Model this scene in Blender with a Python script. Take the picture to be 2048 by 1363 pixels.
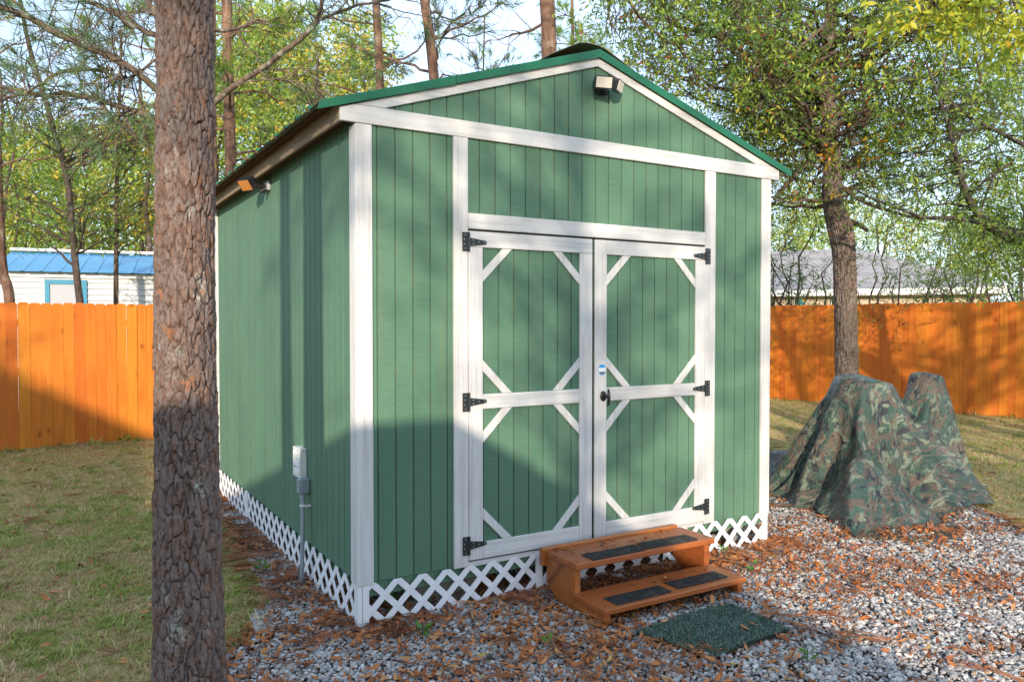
import bpy, math, random
import numpy as np
from mathutils import Vector, Matrix, noise
R = math.radians
rng = np.random.default_rng(7)
random.seed(7)
SC = bpy.context.scene
COL = SC.collection
for _o in list(bpy.data.objects):
    bpy.data.objects.remove(_o)

# ------------------------------------------------------------------ camera
CAM = np.array([-1.3755, -3.8519, 1.6101]); YAW = 0.54032; PIT = -0.0228; FPX = 1558.4
cam = bpy.data.cameras.new('camera'); camo = bpy.data.objects.new('camera', cam); COL.objects.link(camo)
cam.sensor_width = 36.0; cam.lens = FPX / 2048 * 36.0; cam.clip_end = 400; cam.clip_start = 0.05
camo.location = CAM; camo.rotation_euler = (math.pi / 2 + PIT, 0, -YAW)
SC.camera = camo
_F = np.array([math.sin(YAW) * math.cos(PIT), math.cos(YAW) * math.cos(PIT), math.sin(PIT)])
_Rt = np.array([math.cos(YAW), -math.sin(YAW), 0.0]); _U = np.cross(_Rt, _F)
def at(px, py, d):
    """surveying helper: world point seen at photo pixel (px, py) at depth d metres"""
    return CAM + d * (_F + _Rt * (px - 1024) / FPX + _U * (681.5 - py) / FPX)

# ------------------------------------------------------------------ world, sun, exposure
SUN_D = Vector((0.63, 1.0, -0.30)).normalized()
world = bpy.data.worlds.new('World'); SC.world = world; world.use_nodes = True
wn = world.node_tree.nodes; wl = world.node_tree.links; wn.clear()
w_out = wn.new('ShaderNodeOutputWorld'); w_bg = wn.new('ShaderNodeBackground')
w_sky = wn.new('ShaderNodeTexSky'); w_sky.sky_type = 'NISHITA'; w_sky.sun_disc = False
w_sky.sun_elevation = math.asin(-SUN_D.z); w_sky.sun_rotation = math.atan2(-SUN_D.x, -SUN_D.y)
w_sky.air_density = 1.0; w_sky.dust_density = 0.6; w_sky.ozone_density = 1.2
w_tc = wn.new('ShaderNodeTexCoord'); w_map = wn.new('ShaderNodeMapping'); w_map.inputs['Scale'].default_value = (1.6, 1.6, 4.5)
w_no = wn.new('ShaderNodeTexNoise'); w_no.inputs['Scale'].default_value = 1.7; w_no.inputs['Detail'].default_value = 7; w_no.inputs['Roughness'].default_value = 0.62
w_cr = wn.new('ShaderNodeValToRGB'); w_cr.color_ramp.elements[0].position = 0.40; w_cr.color_ramp.elements[1].position = 0.66
w_cr.color_ramp.elements[0].color = (0.50, 0.50, 0.50, 1); w_cr.color_ramp.elements[1].color = (0.95, 0.95, 0.95, 1)
w_mx = wn.new('ShaderNodeMix'); w_mx.data_type = 'RGBA'; w_mx.inputs['B'].default_value = (3.3, 4.25, 5.7, 1)
wl.new(w_tc.outputs['Generated'], w_map.inputs['Vector']); wl.new(w_map.outputs[0], w_no.inputs['Vector'])
wl.new(w_no.outputs['Fac'], w_cr.inputs[0]); wl.new(w_cr.outputs[0], w_mx.inputs['Factor'])
wl.new(w_sky.outputs[0], w_mx.inputs['A']); wl.new(w_mx.outputs['Result'], w_bg.inputs['Color'])
w_bg.inputs['Strength'].default_value = 0.15
wl.new(w_bg.outputs[0], w_out.inputs['Surface'])
sun = bpy.data.lights.new('sun', 'SUN'); sun.energy = 2.85; sun.angle = R(0.5); sun.color = (1.0, 0.86, 0.68)
suno = bpy.data.objects.new('sun', sun); COL.objects.link(suno)
suno.rotation_euler = SUN_D.to_track_quat('-Z', 'Y').to_euler(); suno.location = (-20, -30, 15)
SC.view_settings.view_transform = 'Standard'; SC.view_settings.look = 'None'
SC.view_settings.exposure = 1.13; SC.view_settings.gamma = 1.0; SC.view_settings.use_curve_mapping = False
SC.render.engine = 'CYCLES'
SC.cycles.max_bounces = 8; SC.cycles.diffuse_bounces = 4; SC.cycles.glossy_bounces = 3; SC.cycles.transmission_bounces = 4
SC.cycles.use_denoising = True; SC.cycles.sample_clamp_indirect = 6.0
SC.cycles.use_adaptive_sampling = True

# ------------------------------------------------------------------ helpers: meshes
def tag(o, label=None, cat=None, group=None, kind=None):
    if label: o['label'] = label
    if cat: o['category'] = cat
    if group: o['group'] = group
    if kind: o['kind'] = kind
    return o
def empty(name, loc, label=None, cat=None, group=None):
    o = bpy.data.objects.new(name, None); o.empty_display_size = 0.1; COL.objects.link(o); o.location = loc
    return tag(o, label, cat, group)
def link(name, me, parent=None, mat=None):
    o = bpy.data.objects.new(name, me); COL.objects.link(o)
    if mat is not None and len(me.materials) == 0: me.materials.append(mat)
    if parent is not None:
        o.parent = parent
        o.matrix_parent_inverse = Matrix.Translation(-_wloc(parent))
    return o
def _wloc(p):
    return Vector(p.location) if p.type == 'EMPTY' else Vector((0, 0, 0))
def npmesh(name, V, faces_flat, nper, mat=None, attrs=None, smooth=False):
    """fast mesh of constant face size nper from arrays"""
    V = np.asarray(V, np.float32); F = np.asarray(faces_flat, np.int32).reshape(-1, nper)
    me = bpy.data.meshes.new(name)
    me.vertices.add(len(V)); me.vertices.foreach_set('co', V.ravel())
    me.loops.add(F.size); me.loops.foreach_set('vertex_index', F.ravel())
    me.polygons.add(len(F)); me.polygons.foreach_set('loop_start', np.arange(0, F.size, nper, dtype=np.int32))
    me.update(calc_edges=True)
    if smooth: me.polygons.foreach_set('use_smooth', np.ones(len(F), bool))
    for k, a in (attrs or {}).items():
        a = np.asarray(a, np.float32)
        at_ = me.attributes.new(k, 'FLOAT', 'POINT'); at_.data.foreach_set('value', a)
    if mat: me.materials.append(mat)
    return me
class MB:
    def __init__(self): self.v = []; self.f = []
    def box(self, x0, x1, y0, y1, z0, z1):
        n = len(self.v)
        self.v += [(x0, y0, z0), (x1, y0, z0), (x1, y1, z0), (x0, y1, z0), (x0, y0, z1), (x1, y0, z1), (x1, y1, z1), (x0, y1, z1)]
        self.f += [(n, n+3, n+2, n+1), (n+4, n+5, n+6, n+7), (n, n+1, n+5, n+4), (n+1, n+2, n+6, n+5), (n+2, n+3, n+7, n+6), (n+3, n, n+4, n+7)]
        return self
    def prism(self, poly, axis, a, b):
        """poly of 2-D points extruded along axis: 'y' -> (x,z), 'x' -> (y,z), 'z' -> (x,y)"""
        n = len(self.v); k = len(poly)
        for t in (a, b):
            for p, q in poly:
                self.v.append((p, t, q) if axis == 'y' else ((t, p, q) if axis == 'x' else (p, q, t)))
        A = [n + i for i in range(k)]; B = [n + k + i for i in range(k)]
        area = sum(poly[i][0] * poly[(i+1) % k][1] - poly[(i+1) % k][0] * poly[i][1] for i in range(k))
        flip = (area > 0) == (axis == 'y')
        if (b < a): flip = not flip
        if not flip: A2 = A[::-1]; B2 = B
        else: A2 = A; B2 = B[::-1]
        self.f += [tuple(A2), tuple(B2)]
        for i in range(k):
            j = (i + 1) % k
            q = (A[i], A[j], B[j], B[i])
            self.f.append(q if not flip else q[::-1])
        return self
    def tube(self, pts, rad, n=8, cap=True):
        V, F = tube_arrays(pts, rad, n); b = len(self.v)
        self.v += [tuple(map(float, p)) for p in V]; self.f += [tuple(int(i) + b for i in q) for q in F]
        if cap:
            self.f.append(tuple(b + i for i in range(n))[::-1]); m = len(self.v) - n
            self.f.append(tuple(m + i for i in range(n)))
        return self
    def xform(self, M, start=0):
        for i in range(start, len(self.v)): self.v[i] = tuple(M @ Vector(self.v[i]))
        return self
    def mesh(self, name, mat=None, smooth=False):
        me = bpy.data.meshes.new(name); me.from_pydata(self.v, [], self.f); me.update()
        if smooth: me.polygons.foreach_set('use_smooth', np.ones(len(me.polygons), bool))
        if mat: me.materials.append(mat)
        return me
    def build(self, name, mat, parent=None, bevel=0.0, smooth=False, seg=1):
        o = link(name, self.mesh(name, mat, smooth), parent)
        if bevel > 0:
            b = o.modifiers.new('bevel', 'BEVEL'); b.width = bevel; b.segments = seg; b.limit_method = 'ANGLE'; b.angle_limit = R(40)
        return o
def tube_arrays(pts, rad, n=8):
    P = np.asarray(pts, float); m = len(P); rad = np.broadcast_to(np.asarray(rad, float), (m,))
    T = np.gradient(P, axis=0); T /= np.linalg.norm(T, axis=1)[:, None] + 1e-9
    ref = np.array([0, 0, 1.0]) if abs(T[:, 2]).mean() < 0.8 else np.array([1.0, 0, 0])
    U = np.cross(T, ref); U /= np.linalg.norm(U, axis=1)[:, None] + 1e-9
    W = np.cross(T, U)
    a = np.arange(n) * 2 * np.pi / n
    V = P[:, None, :] + rad[:, None, None] * (np.cos(a)[None, :, None] * U[:, None, :] + np.sin(a)[None, :, None] * W[:, None, :])
    i = np.arange(m - 1)[:, None] * n; j = np.arange(n)[None, :]; k = (j + 1) % n
    F = np.stack([i + j, i + k, i + n + k, i + n + j], -1).reshape(-1, 4)
    return V.reshape(-1, 3), F
def clip_poly(poly, axis, val, keep_less):
    out = []
    for i in range(len(poly)):
        p, q = poly[i], poly[(i + 1) % len(poly)]
        a = (p[axis] <= val) if keep_less else (p[axis] >= val); b = (q[axis] <= val) if keep_less else (q[axis] >= val)
        if a: out.append(p)
        if a != b:
            t = (val - p[axis]) / (q[axis] - p[axis]); out.append((p[0] + t * (q[0] - p[0]), p[1] + t * (q[1] - p[1])))
    return out
def copy_tree(o, parent=None):
    c = o.copy(); COL.objects.link(c)
    if parent is not None: c.parent = parent
    for ch in list(o.children): copy_tree(ch, c)
    return c

# ------------------------------------------------------------------ helpers: materials
class NT:
    def __init__(self, name):
        self.m = bpy.data.materials.new(name); self.m.use_nodes = True
        self.n = self.m.node_tree.nodes; self.l = self.m.node_tree.links
        self.b = self.n['Principled BSDF']; self.out = self.n['Material Output']
    def node(self, t, **kw):
        n = self.n.new(t)
        for k, v in kw.items():
            if k in n.inputs.keys(): self.set(n.inputs[k], v)
            else: setattr(n, k, v)
        return n
    def set(self, sock, v):
        if isinstance(v, bpy.types.NodeSocket): self.l.new(v, sock)
        else: sock.default_value = v
    def coord(self, kind='Object', scale=(1, 1, 1), rot=(0, 0, 0), rand=0.0):
        tc = self.node('ShaderNodeTexCoord'); mp = self.node('ShaderNodeMapping')
        mp.inputs['Scale'].default_value = scale; mp.inputs['Rotation'].default_value = rot
        v = tc.outputs[kind]
        if rand:
            oi = self.node('ShaderNodeObjectInfo'); a = self.node('ShaderNodeVectorMath', operation='MULTIPLY_ADD')
            cb = self.node('ShaderNodeCombineXYZ', X=oi.outputs['Random'], Y=oi.outputs['Random'], Z=oi.outputs['Random'])
            self.l.new(cb.outputs[0], a.inputs[0]); a.inputs[1].default_value = (rand, rand * 1.7, rand * 0.6); self.l.new(v, a.inputs[2]); v = a.outputs[0]
        self.l.new(v, mp.inputs['Vector']); return mp.outputs[0]
    def noise(self, vec, scale, detail=4, rough=0.55, dist=0.0, out='Fac'):
        n = self.node('ShaderNodeTexNoise'); self.l.new(vec, n.inputs['Vector'])
        n.inputs['Scale'].default_value = scale; n.inputs['Detail'].default_value = detail; n.inputs['Roughness'].default_value = rough; n.inputs['Distortion'].default_value = dist
        return n.outputs[out]
    def voro(self, vec, scale, feature='F1', out='Distance'):
        n = self.node('ShaderNodeTexVoronoi'); n.feature = feature; self.l.new(vec, n.inputs['Vector']); n.inputs['Scale'].default_value = scale
        return n.outputs[out]
    def ramp(self, fac, stops, interp='LINEAR'):
        n = self.node('ShaderNodeValToRGB'); e = n.color_ramp.elements; n.color_ramp.interpolation = interp
        while len(e) < len(stops): e.new(0.5)
        for el, (p, c) in zip(e, stops):
            el.position = p; el.color = (c, c, c, 1) if not isinstance(c, (tuple, list)) else (*c, 1)
        self.l.new(fac, n.inputs[0]); return n.outputs[0]
    def mix(self, fac, a, b, mode='MIX'):
        n = self.node('ShaderNodeMix'); n.data_type = 'RGBA'; n.blend_type = mode
        for s, v in (('Factor', fac), ('A', a), ('B', b)):
            if isinstance(v, (tuple, list)): v = (*v, 1) if len(v) == 3 else v
            self.set(n.inputs[s], v)
        return n.outputs['Result']
    def math(self, op, a, b=0.5):
        n = self.node('ShaderNodeMath', operation=op); self.set(n.inputs[0], a); self.set(n.inputs[1], b); return n.outputs[0]
    def rand(self):
        return self.node('ShaderNodeObjectInfo').outputs['Random']
    def attr(self, name, out='Fac'):
        n = self.node('ShaderNodeAttribute'); n.attribute_name = name; return n.outputs[out]
    def bump(self, h, strength=0.4, dist=0.01):
        n = self.node('ShaderNodeBump'); n.inputs['Strength'].default_value = strength; n.inputs['Distance'].default_value = dist
        self.l.new(h, n.inputs['Height']); self.l.new(n.outputs[0], self.b.inputs['Normal']); return n
    def fin(self, col=None, rough=0.6, metal=0.0, spec=0.4):
        if col is not None:
            self.set(self.b.inputs['Base Color'], (*col, 1) if isinstance(col, (tuple, list)) and len(col) == 3 else col)
        self.set(self.b.inputs['Roughness'], rough); self.b.inputs['Metallic'].default_value = metal
        self.b.inputs['Specular IOR Level'].default_value = spec
        return self.m
def hsvj(t, col, fac, h=0.0, s=0.0, v=0.3):
    n = t.node('ShaderNodeHueSaturation'); t.set(n.inputs['Color'], col)
    mv = t.node('ShaderNodeMapRange'); t.set(mv.inputs['Value'], fac); mv.inputs['To Min'].default_value = 1 - v; mv.inputs['To Max'].default_value = 1 + v
    t.l.new(mv.outputs[0], n.inputs['Value'])
    if h:
        mh = t.node('ShaderNodeMapRange'); t.set(mh.inputs['Value'], fac); mh.inputs['To Min'].default_value = 0.5 - h; mh.inputs['To Max'].default_value = 0.5 + h
        t.l.new(mh.outputs[0], n.inputs['Hue'])
    return n.outputs[0]
def plain(name, col, rough=0.6, metal=0.0, spec=0.4, var=0.12, sc=14.0, bump=0.0):
    t = NT(name); v = t.coord('Object'); nz = t.noise(v, sc, 5)
    c = hsvj(t, (*col, 1), nz, v=var)
    if bump: t.bump(nz, bump, 0.005)
    return t.fin(c, rough, metal, spec)

M = {}
def mat_siding(name, base, dark, horiz=True):
    t = NT(name); v = t.coord('Object', rand=3.0)
    big = t.noise(t.coord('Object', (1.0, 1.0, 0.6)), 2.3, 4, 0.6)
    saw = t.noise(t.coord('Object', (7, 7, 330), rand=3.0), 1.0, 3, 0.6)
    fine = t.noise(v, 90, 3)
    ver = t.noise(t.coord('Object', (26, 26, 0.8), rand=2.0), 1.0, 3, 0.6)
    c = t.mix(t.ramp(big, [(0.3, 0.0), (0.75, 1.0)]), base, dark)
    c = t.mix(t.math('MULTIPLY', t.ramp(saw, [(0.50, 0.0), (0.72, 1.0)]), 0.38), c, tuple(x * 0.55 for x in dark))
    c = t.mix(t.math('MULTIPLY', t.ramp(ver, [(0.58, 0.0), (0.8, 1.0)]), 0.30), c, (0.20, 0.17, 0.07))
    sp = t.voro(t.coord('Object', (1, 1, 1), rand=5.0), 11.0)
    c = t.mix(t.ramp(sp, [(0.0, 0.75), (0.045, 0.0)]), c, (0.05, 0.045, 0.02))
    c = hsvj(t, c, t.rand(), v=0.05)
    h = t.mix(0.5, saw, fine)
    t.bump(h, 0.5, 0.004)
    return t.fin(c, 0.72, 0, 0.25)
M['siding'] = mat_siding('green_siding_paint', (0.104, 0.200, 0.130), (0.080, 0.166, 0.108))
M['siding_side'] = M['siding']
def mat_groove():
    t = NT('groove_paint'); n1 = t.noise(t.coord('Object', (1, 1, 0.7)), 9.0, 4, 0.7)
    return t.fin(t.mix(t.ramp(n1, [(0.50, 0.0), (0.66, 1.0)]), (0.070, 0.135, 0.092), (0.16, 0.15, 0.085)), 0.8)
M['groove'] = mat_groove()
def mat_white(name, along):
    t = NT(name); s = {'x': (1.6, 45, 45), 'z': (45, 45, 1.6), 'y': (45, 1.6, 45)}[along]
    g = t.noise(t.coord('Object', s, rand=3.0), 1.0, 5, 0.6)
    big = t.noise(t.coord('Object', rand=3.0), 3.2, 5, 0.65); fine = t.noise(t.coord('Object'), 120, 2)
    c = t.mix(t.ramp(g, [(0.46, 0.0), (0.74, 0.7)]), (0.60, 0.590, 0.572), (0.37, 0.355, 0.335))
    c = t.mix(t.math('MULTIPLY', t.ramp(big, [(0.5, 0.0), (0.72, 1.0)]), 0.5), c, (0.42, 0.395, 0.36))
    sp = t.voro(t.coord('Object', rand=5.0), 9.0)
    c = t.mix(t.ramp(sp, [(0.0, 0.8), (0.035, 0.0)]), c, (0.20, 0.13, 0.08))
    t.bump(t.mix(0.4, g, fine), 0.45, 0.004)
    return t.fin(c, 0.68, 0, 0.3)
for a_ in 'xyz': M['white_' + a_] = mat_white('white_trim_grain_' + a_, a_)
def mat_wood(name, ca, cb, cdark, along='z', rough=0.6, knots=True, spec=0.3, rv=0.16, kscale=2.6):
    t = NT(name); sx = {'x': (1.1, 26, 26), 'z': (26, 26, 1.1), 'y': (26, 1.1, 26)}[along]
    v1 = t.coord('Object', sx, rand=9.0)
    g = t.noise(v1, 1.0, 6, 0.62, 0.6)
    big = t.noise(t.coord('Object', rand=6.0), 1.6, 4, 0.6)
    c = t.mix(t.ramp(g, [(0.36, 0.0), (0.70, 1.0)]), ca, cb)
    c = t.mix(t.math('MULTIPLY', t.ramp(big, [(0.45, 0.0), (0.75, 1.0)]), 0.55), c, cdark)
    if knots:
        sp = t.node('ShaderNodeSeparateXYZ'); t.l.new(t.coord('Object', rand=7.0), sp.inputs[0]); X_, Y_, Z_ = sp.outputs
        u_, w_ = {'x': (t.math('ADD', Y_, Z_), X_), 'z': (t.math('ADD', X_, Y_), Z_), 'y': (t.math('ADD', X_, Z_), Y_)}[along]
        cb = t.node('ShaderNodeCombineXYZ', X=u_, Y=t.math('MULTIPLY', w_, 0.6))
        kn = t.node('ShaderNodeTexVoronoi'); kn.voronoi_dimensions = '2D'; t.l.new(cb.outputs[0], kn.inputs['Vector']); kn.inputs['Scale'].default_value = kscale
        kv = t.math('ADD', kn.outputs['Distance'], t.math('MULTIPLY', t.math('SUBTRACT', g, 0.5), 0.06))
        c = t.mix(t.ramp(kv, [(0.0, 0.75), (0.022, 0.6), (0.040, 0.25), (0.085, 0.0)]), c, tuple(x * 0.36 for x in cdark))
    c = hsvj(t, c, t.rand(), h=0.008, v=rv)
    t.bump(g, 0.35, 0.004)
    return t.fin(c, rough, 0, spec)
M['fence'] = mat_wood('orange_stained_picket', (0.63, 0.198, 0.022), (0.52, 0.138, 0.013), (0.38, 0.088, 0.010), rv=0.06, kscale=1.9)
M['step'] = mat_wood('orange_stained_step', (0.43, 0.138, 0.032), (0.31, 0.088, 0.020), (0.20, 0.055, 0.015), 'x', 0.40, True, 0.5, 0.08, 1.6)
M['weathered'] = mat_wood('weathered_fascia', (0.30, 0.225, 0.155), (0.20, 0.14, 0.09), (0.15, 0.095, 0.055), 'y', 0.8, True, 0.2, 0.1)
M['redwood'] = mat_wood('soffit_board', (0.14, 0.055, 0.025), (0.08, 0.03, 0.014), (0.06, 0.022, 0.01), 'y', 0.8, False, 0.2)
M['roof'] = plain('green_roof_metal', (0.010, 0.145, 0.062), 0.36, 0.0, 0.5, 0.22, 3.0)
M['drip'] = plain('green_drip_metal', (0.006, 0.115, 0.050), 0.38, 0.0, 0.5, 0.10, 6.0)
M['roof_under'] = plain('brown_metal_underside', (0.21, 0.17, 0.12), 0.55, 0.0, 0.4, 0.25, 6.0)
M['hinge'] = plain('dark_galvanised_hinge', (0.040, 0.048, 0.050), 0.45, 0.6, 0.5, 0.25, 60)
M['screw'] = plain('bright_screw_head', (0.42, 0.42, 0.40), 0.4, 0.7, 0.5)
M['black_metal'] = plain('black_enamel', (0.016, 0.016, 0.018), 0.35, 0.2, 0.5)
M['dark_plastic'] = plain('dark_plastic', (0.022, 0.024, 0.028), 0.3, 0.0, 0.5)
M['lens'] = plain('frosted_floodlight_lens', (0.62, 0.56, 0.47), 0.25, 0.0, 0.5, 0.12, 30)
M['orange_reflection'] = plain('lens_painted_orange_reflection', (0.50, 0.19, 0.045), 0.25, 0.0, 0.5, 0.1, 30)  # orange mirrored in the lens is painted in as its base colour
M['vinyl'] = plain('white_vinyl_lattice', (0.76, 0.76, 0.77), 0.42, 0.0, 0.45, 0.05, 9)
M['vent'] = plain('white_vent_plastic', (0.66, 0.66, 0.63), 0.45, 0.0, 0.45, 0.08, 20)
M['pvc'] = plain('grey_pvc', (0.235, 0.275, 0.30), 0.45, 0.0, 0.45, 0.08, 20)
M['concrete'] = plain('pale_concrete_block', (0.36, 0.345, 0.31), 0.9, 0.0, 0.2, 0.25, 30, 0.4)
M['bristle'] = plain('grey_bristle', (0.26, 0.24, 0.21), 0.8, 0, 0.3, 0.3, 60)
M['ferrule'] = plain('pale_ferrule', (0.40, 0.40, 0.39), 0.4, 0.3)
M['blue_handle'] = plain('navy_handle', (0.012, 0.022, 0.055), 0.4)
M['sticker_blue'] = plain('sticker_blue', (0.02, 0.30, 0.66), 0.35)
M['sticker_white'] = plain('sticker_white', (0.75, 0.77, 0.78), 0.35)
M['sticker_grey'] = plain('sticker_grey', (0.16, 0.14, 0.11), 0.4)
def mat_rubber():
    t = NT('black_rubber'); v = t.coord('Object', (1, 1, 1)); b = t.node('ShaderNodeTexBrick'); t.l.new(t.coord('Object', (1, 1, 1), (0, 0, R(45))), b.inputs['Vector'])
    b.inputs['Scale'].default_value = 34; b.inputs['Mortar Size'].default_value = 0.03
    t.bump(b.outputs['Fac'], 0.6, 0.006)
    nz = t.noise(v, 18, 5); c = t.mix(t.ramp(nz, [(0.5, 0.0), (0.75, 0.7)]), (0.018, 0.019, 0.021), (0.10, 0.085, 0.065))
    return t.fin(c, 0.55, 0, 0.45)
M['rubber'] = mat_rubber()
def mat_bark(name, c1, c2, c3, lichen=0.3, zs=5.0, attr=False, bump=0.9):
    t = NT(name); v = t.coord('Object', (1, 1, 1))
    if attr:
        tone = t.attr('tone'); fl = t.attr('flake')
        nz = t.noise(t.coord('Object', (1, 1, 0.45)), 85, 6, 0.75); n2 = t.noise(t.coord('Object', (1, 1, 0.4)), 26, 5, 0.7, 0.8)
        c = t.ramp(tone, [(0.0, c3), (0.3, c1), (0.55, c2), (0.80, c1), (1.0, (0.26, 0.115, 0.060))])
        c = t.mix(t.ramp(n2, [(0.40, 0.0), (0.60, 0.85)]), c, (0.245, 0.205, 0.190))
        c = t.mix(t.ramp(nz, [(0.46, 0.0), (0.64, 0.9)]), c, c3)
        c = t.mix(t.ramp(t.noise(t.coord('Object', (1, 1, 0.6)), 17, 5, 0.75), [(0.60, 0.0), (0.66, 0.85)]), c, (0.36, 0.155, 0.075))
        c = t.mix(t.ramp(fl, [(0.0, 0.8), (0.35, 0.0)]), c, tuple(x * 0.6 for x in c3))
        lk = t.math('MULTIPLY', t.ramp(t.noise(t.coord('Object', (1, 1, 0.55)), 7, 5, 0.7), [(0.585, 0.0), (0.66, 1.0)]), t.ramp(t.noise(v, 80, 3), [(0.42, 0.0), (0.55, 1.0)]))
        c = t.mix(t.math('MULTIPLY', lk, lichen), c, (0.46, 0.46, 0.38))
        t.bump(nz, 1.0, 0.012)
    else:
        w = t.noise(t.coord('Object', (zs * 5, zs * 5, zs)), 1.0, 6, 0.7, 0.4)
        f2 = t.voro(t.coord('Object', (zs * 4, zs * 4, zs)), 1.0)
        c = t.mix(t.ramp(w, [(0.36, 0.0), (0.66, 1.0)]), c3, c1)
        c = t.mix(t.ramp(t.noise(v, 3.0, 3), [(0.45, 0.0), (0.7, 0.8)]), c, c2)
        lk = t.ramp(t.noise(v, 6, 5, 0.7), [(0.55, 0.0), (0.66, 1.0)])
        c = t.mix(t.math('MULTIPLY', lk, lichen), c, (0.38, 0.40, 0.33))
        t.bump(t.mix(0.5, w, f2), bump, 0.03)
    return t.fin(c, 0.88, 0, 0.2)
M['pine_bark'] = mat_bark('pine_bark_plates', (0.225, 0.134, 0.096), (0.265, 0.175, 0.132), (0.088, 0.050, 0.036), 0.85, attr=True)
M['pine_bark_far'] = mat_bark('far_pine_bark', (0.20, 0.115, 0.078), (0.26, 0.145, 0.095), (0.075, 0.045, 0.034), 0.25)
M['oak_bark'] = mat_bark('oak_bark', (0.150, 0.110, 0.078), (0.15, 0.11, 0.08), (0.045, 0.032, 0.024), 0.25, 7.0)
M['lichen_bark'] = mat_bark('lichened_limb_bark', (0.20, 0.155, 0.115), (0.16, 0.105, 0.075), (0.065, 0.045, 0.035), 0.75, 4.0)
M['grey_limb_bark'] = mat_bark('grey_lichen_limb_bark', (0.10, 0.085, 0.068), (0.085, 0.068, 0.055), (0.04, 0.032, 0.027), 0.45, 4.0)
M['twig_bark'] = mat_bark('dark_twig_bark', (0.085, 0.062, 0.05), (0.11, 0.08, 0.065), (0.04, 0.03, 0.025), 0.2, 6.0)
def mat_leaf(name, stops, transl=0.42, rough=0.45, spec=0.4):
    t = NT(name); tone = t.attr('tone'); c = t.ramp(tone, stops)
    t.fin(c, rough, 0, spec)
    tr = t.node('ShaderNodeBsdfTranslucent'); t.l.new(t.mix(0.35, c, (0.30, 0.36, 0.02)), tr.inputs['Color'])
    mx = t.node('ShaderNodeMixShader'); mx.inputs[0].default_value = transl
    t.l.new(t.b.outputs[0], mx.inputs[1]); t.l.new(tr.outputs[0], mx.inputs[2]); t.l.new(mx.outputs[0], t.out.inputs['Surface'])
    return t.m
M['oak_leaf'] = mat_leaf('oak_leaves', [(0.0, (0.065, 0.145, 0.036)), (0.45, (0.165, 0.285, 0.046)), (0.8, (0.34, 0.44, 0.06)), (0.955, (0.50, 0.50, 0.065)), (0.985, (0.48, 0.16, 0.02)), (1.0, (0.42, 0.07, 0.02))])
M['yellow_leaf'] = mat_leaf('yellow_green_leaves', [(0.0, (0.22, 0.33, 0.04)), (0.5, (0.42, 0.47, 0.045)), (0.85, (0.60, 0.52, 0.04)), (1.0, (0.58, 0.30, 0.02))])
M['gold_leaf'] = mat_leaf('gold_leaves', [(0.0, (0.50, 0.36, 0.02)), (1.0, (0.66, 0.30, 0.012))])
M['autumn_leaf'] = mat_leaf('autumn_mixed_leaves', [(0.0, (0.10, 0.17, 0.035)), (0.4, (0.22, 0.27, 0.04)), (0.75, (0.42, 0.33, 0.04)), (1.0, (0.50, 0.22, 0.03))])
M['needle'] = mat_leaf('pine_needles', [(0.0, (0.065, 0.135, 0.066)), (0.6, (0.110, 0.20, 0.080)), (0.94, (0.17, 0.25, 0.07)), (1.0, (0.34, 0.17, 0.05))], 0.2)
M['needle_bright'] = mat_leaf('bright_pine_needles', [(0.0, (0.13, 0.27, 0.045)), (0.6, (0.22, 0.37, 0.05)), (1.0, (0.34, 0.41, 0.06))], 0.3)
M['wood_leaf'] = mat_leaf('far_woodland_leaves', [(0.0, (0.14, 0.26, 0.05)), (0.5, (0.27, 0.36, 0.065)), (0.85, (0.44, 0.43, 0.07)), (1.0, (0.52, 0.34, 0.05))], 0.3)
M['shrub_leaf'] = mat_leaf('shrub_leaves', [(0.0, (0.035, 0.10, 0.03)), (0.6, (0.08, 0.17, 0.04)), (1.0, (0.17, 0.24, 0.05))], 0.3)
M['weed'] = mat_leaf('weed_leaves', [(0.0, (0.05, 0.16, 0.03)), (1.0, (0.13, 0.30, 0.04))], 0.3)

# ================================================================== SETTING: ground, gravel bed
GV = [(-6.0, -2.3), (-3.0, -1.0), (-1.6, -0.30), (-1.05, -0.12), (-0.62, 0.10), (-0.42, 0.32), (-0.27, 0.62), (-0.22, 1.4), (-0.18, 2.8), (-0.17, 4.3),
      (3.4, 4.4), (4.3, 3.3), (5.6, 2.6), (6.0, 1.4), (5.75, 0.3), (5.42, -0.35), (5.12, -0.78), (5.3, -2.5), (6.0, -5.0), (-2.0, -8.0), (-6.0, -6.0)]
GVA = np.array(GV)
def in_gravel(x, y):
    x = np.asarray(x, float); y = np.asarray(y, float); r = np.zeros(x.shape, bool); n = len(GVA); j = n - 1
    for i in range(n):
        xi, yi = GVA[i]; xj, yj = GVA[j]
        c = ((yi > y) != (yj > y)) & (x < (xj - xi) * (y - yi) / (yj - yi + 1e-12) + xi)
        r ^= c; j = i
    return r
def edge_noise(x, y, s, seed):
    """cheap smooth value noise"""
    r = np.random.default_rng(seed); g = r.random((64, 64))
    X = (np.asarray(x) / s) % 63; Y = (np.asarray(y) / s) % 63
    i = X.astype(int); j = Y.astype(int); u = X - i; v = Y - j; u = u*u*(3-2*u); v = v*v*(3-2*v)
    i2 = (i + 1) % 64; j2 = (j + 1) % 64
    return (g[i, j]*(1-u)+g[i2, j]*u)*(1-v) + (g[i, j2]*(1-u)+g[i2, j2]*u)*v
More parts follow.
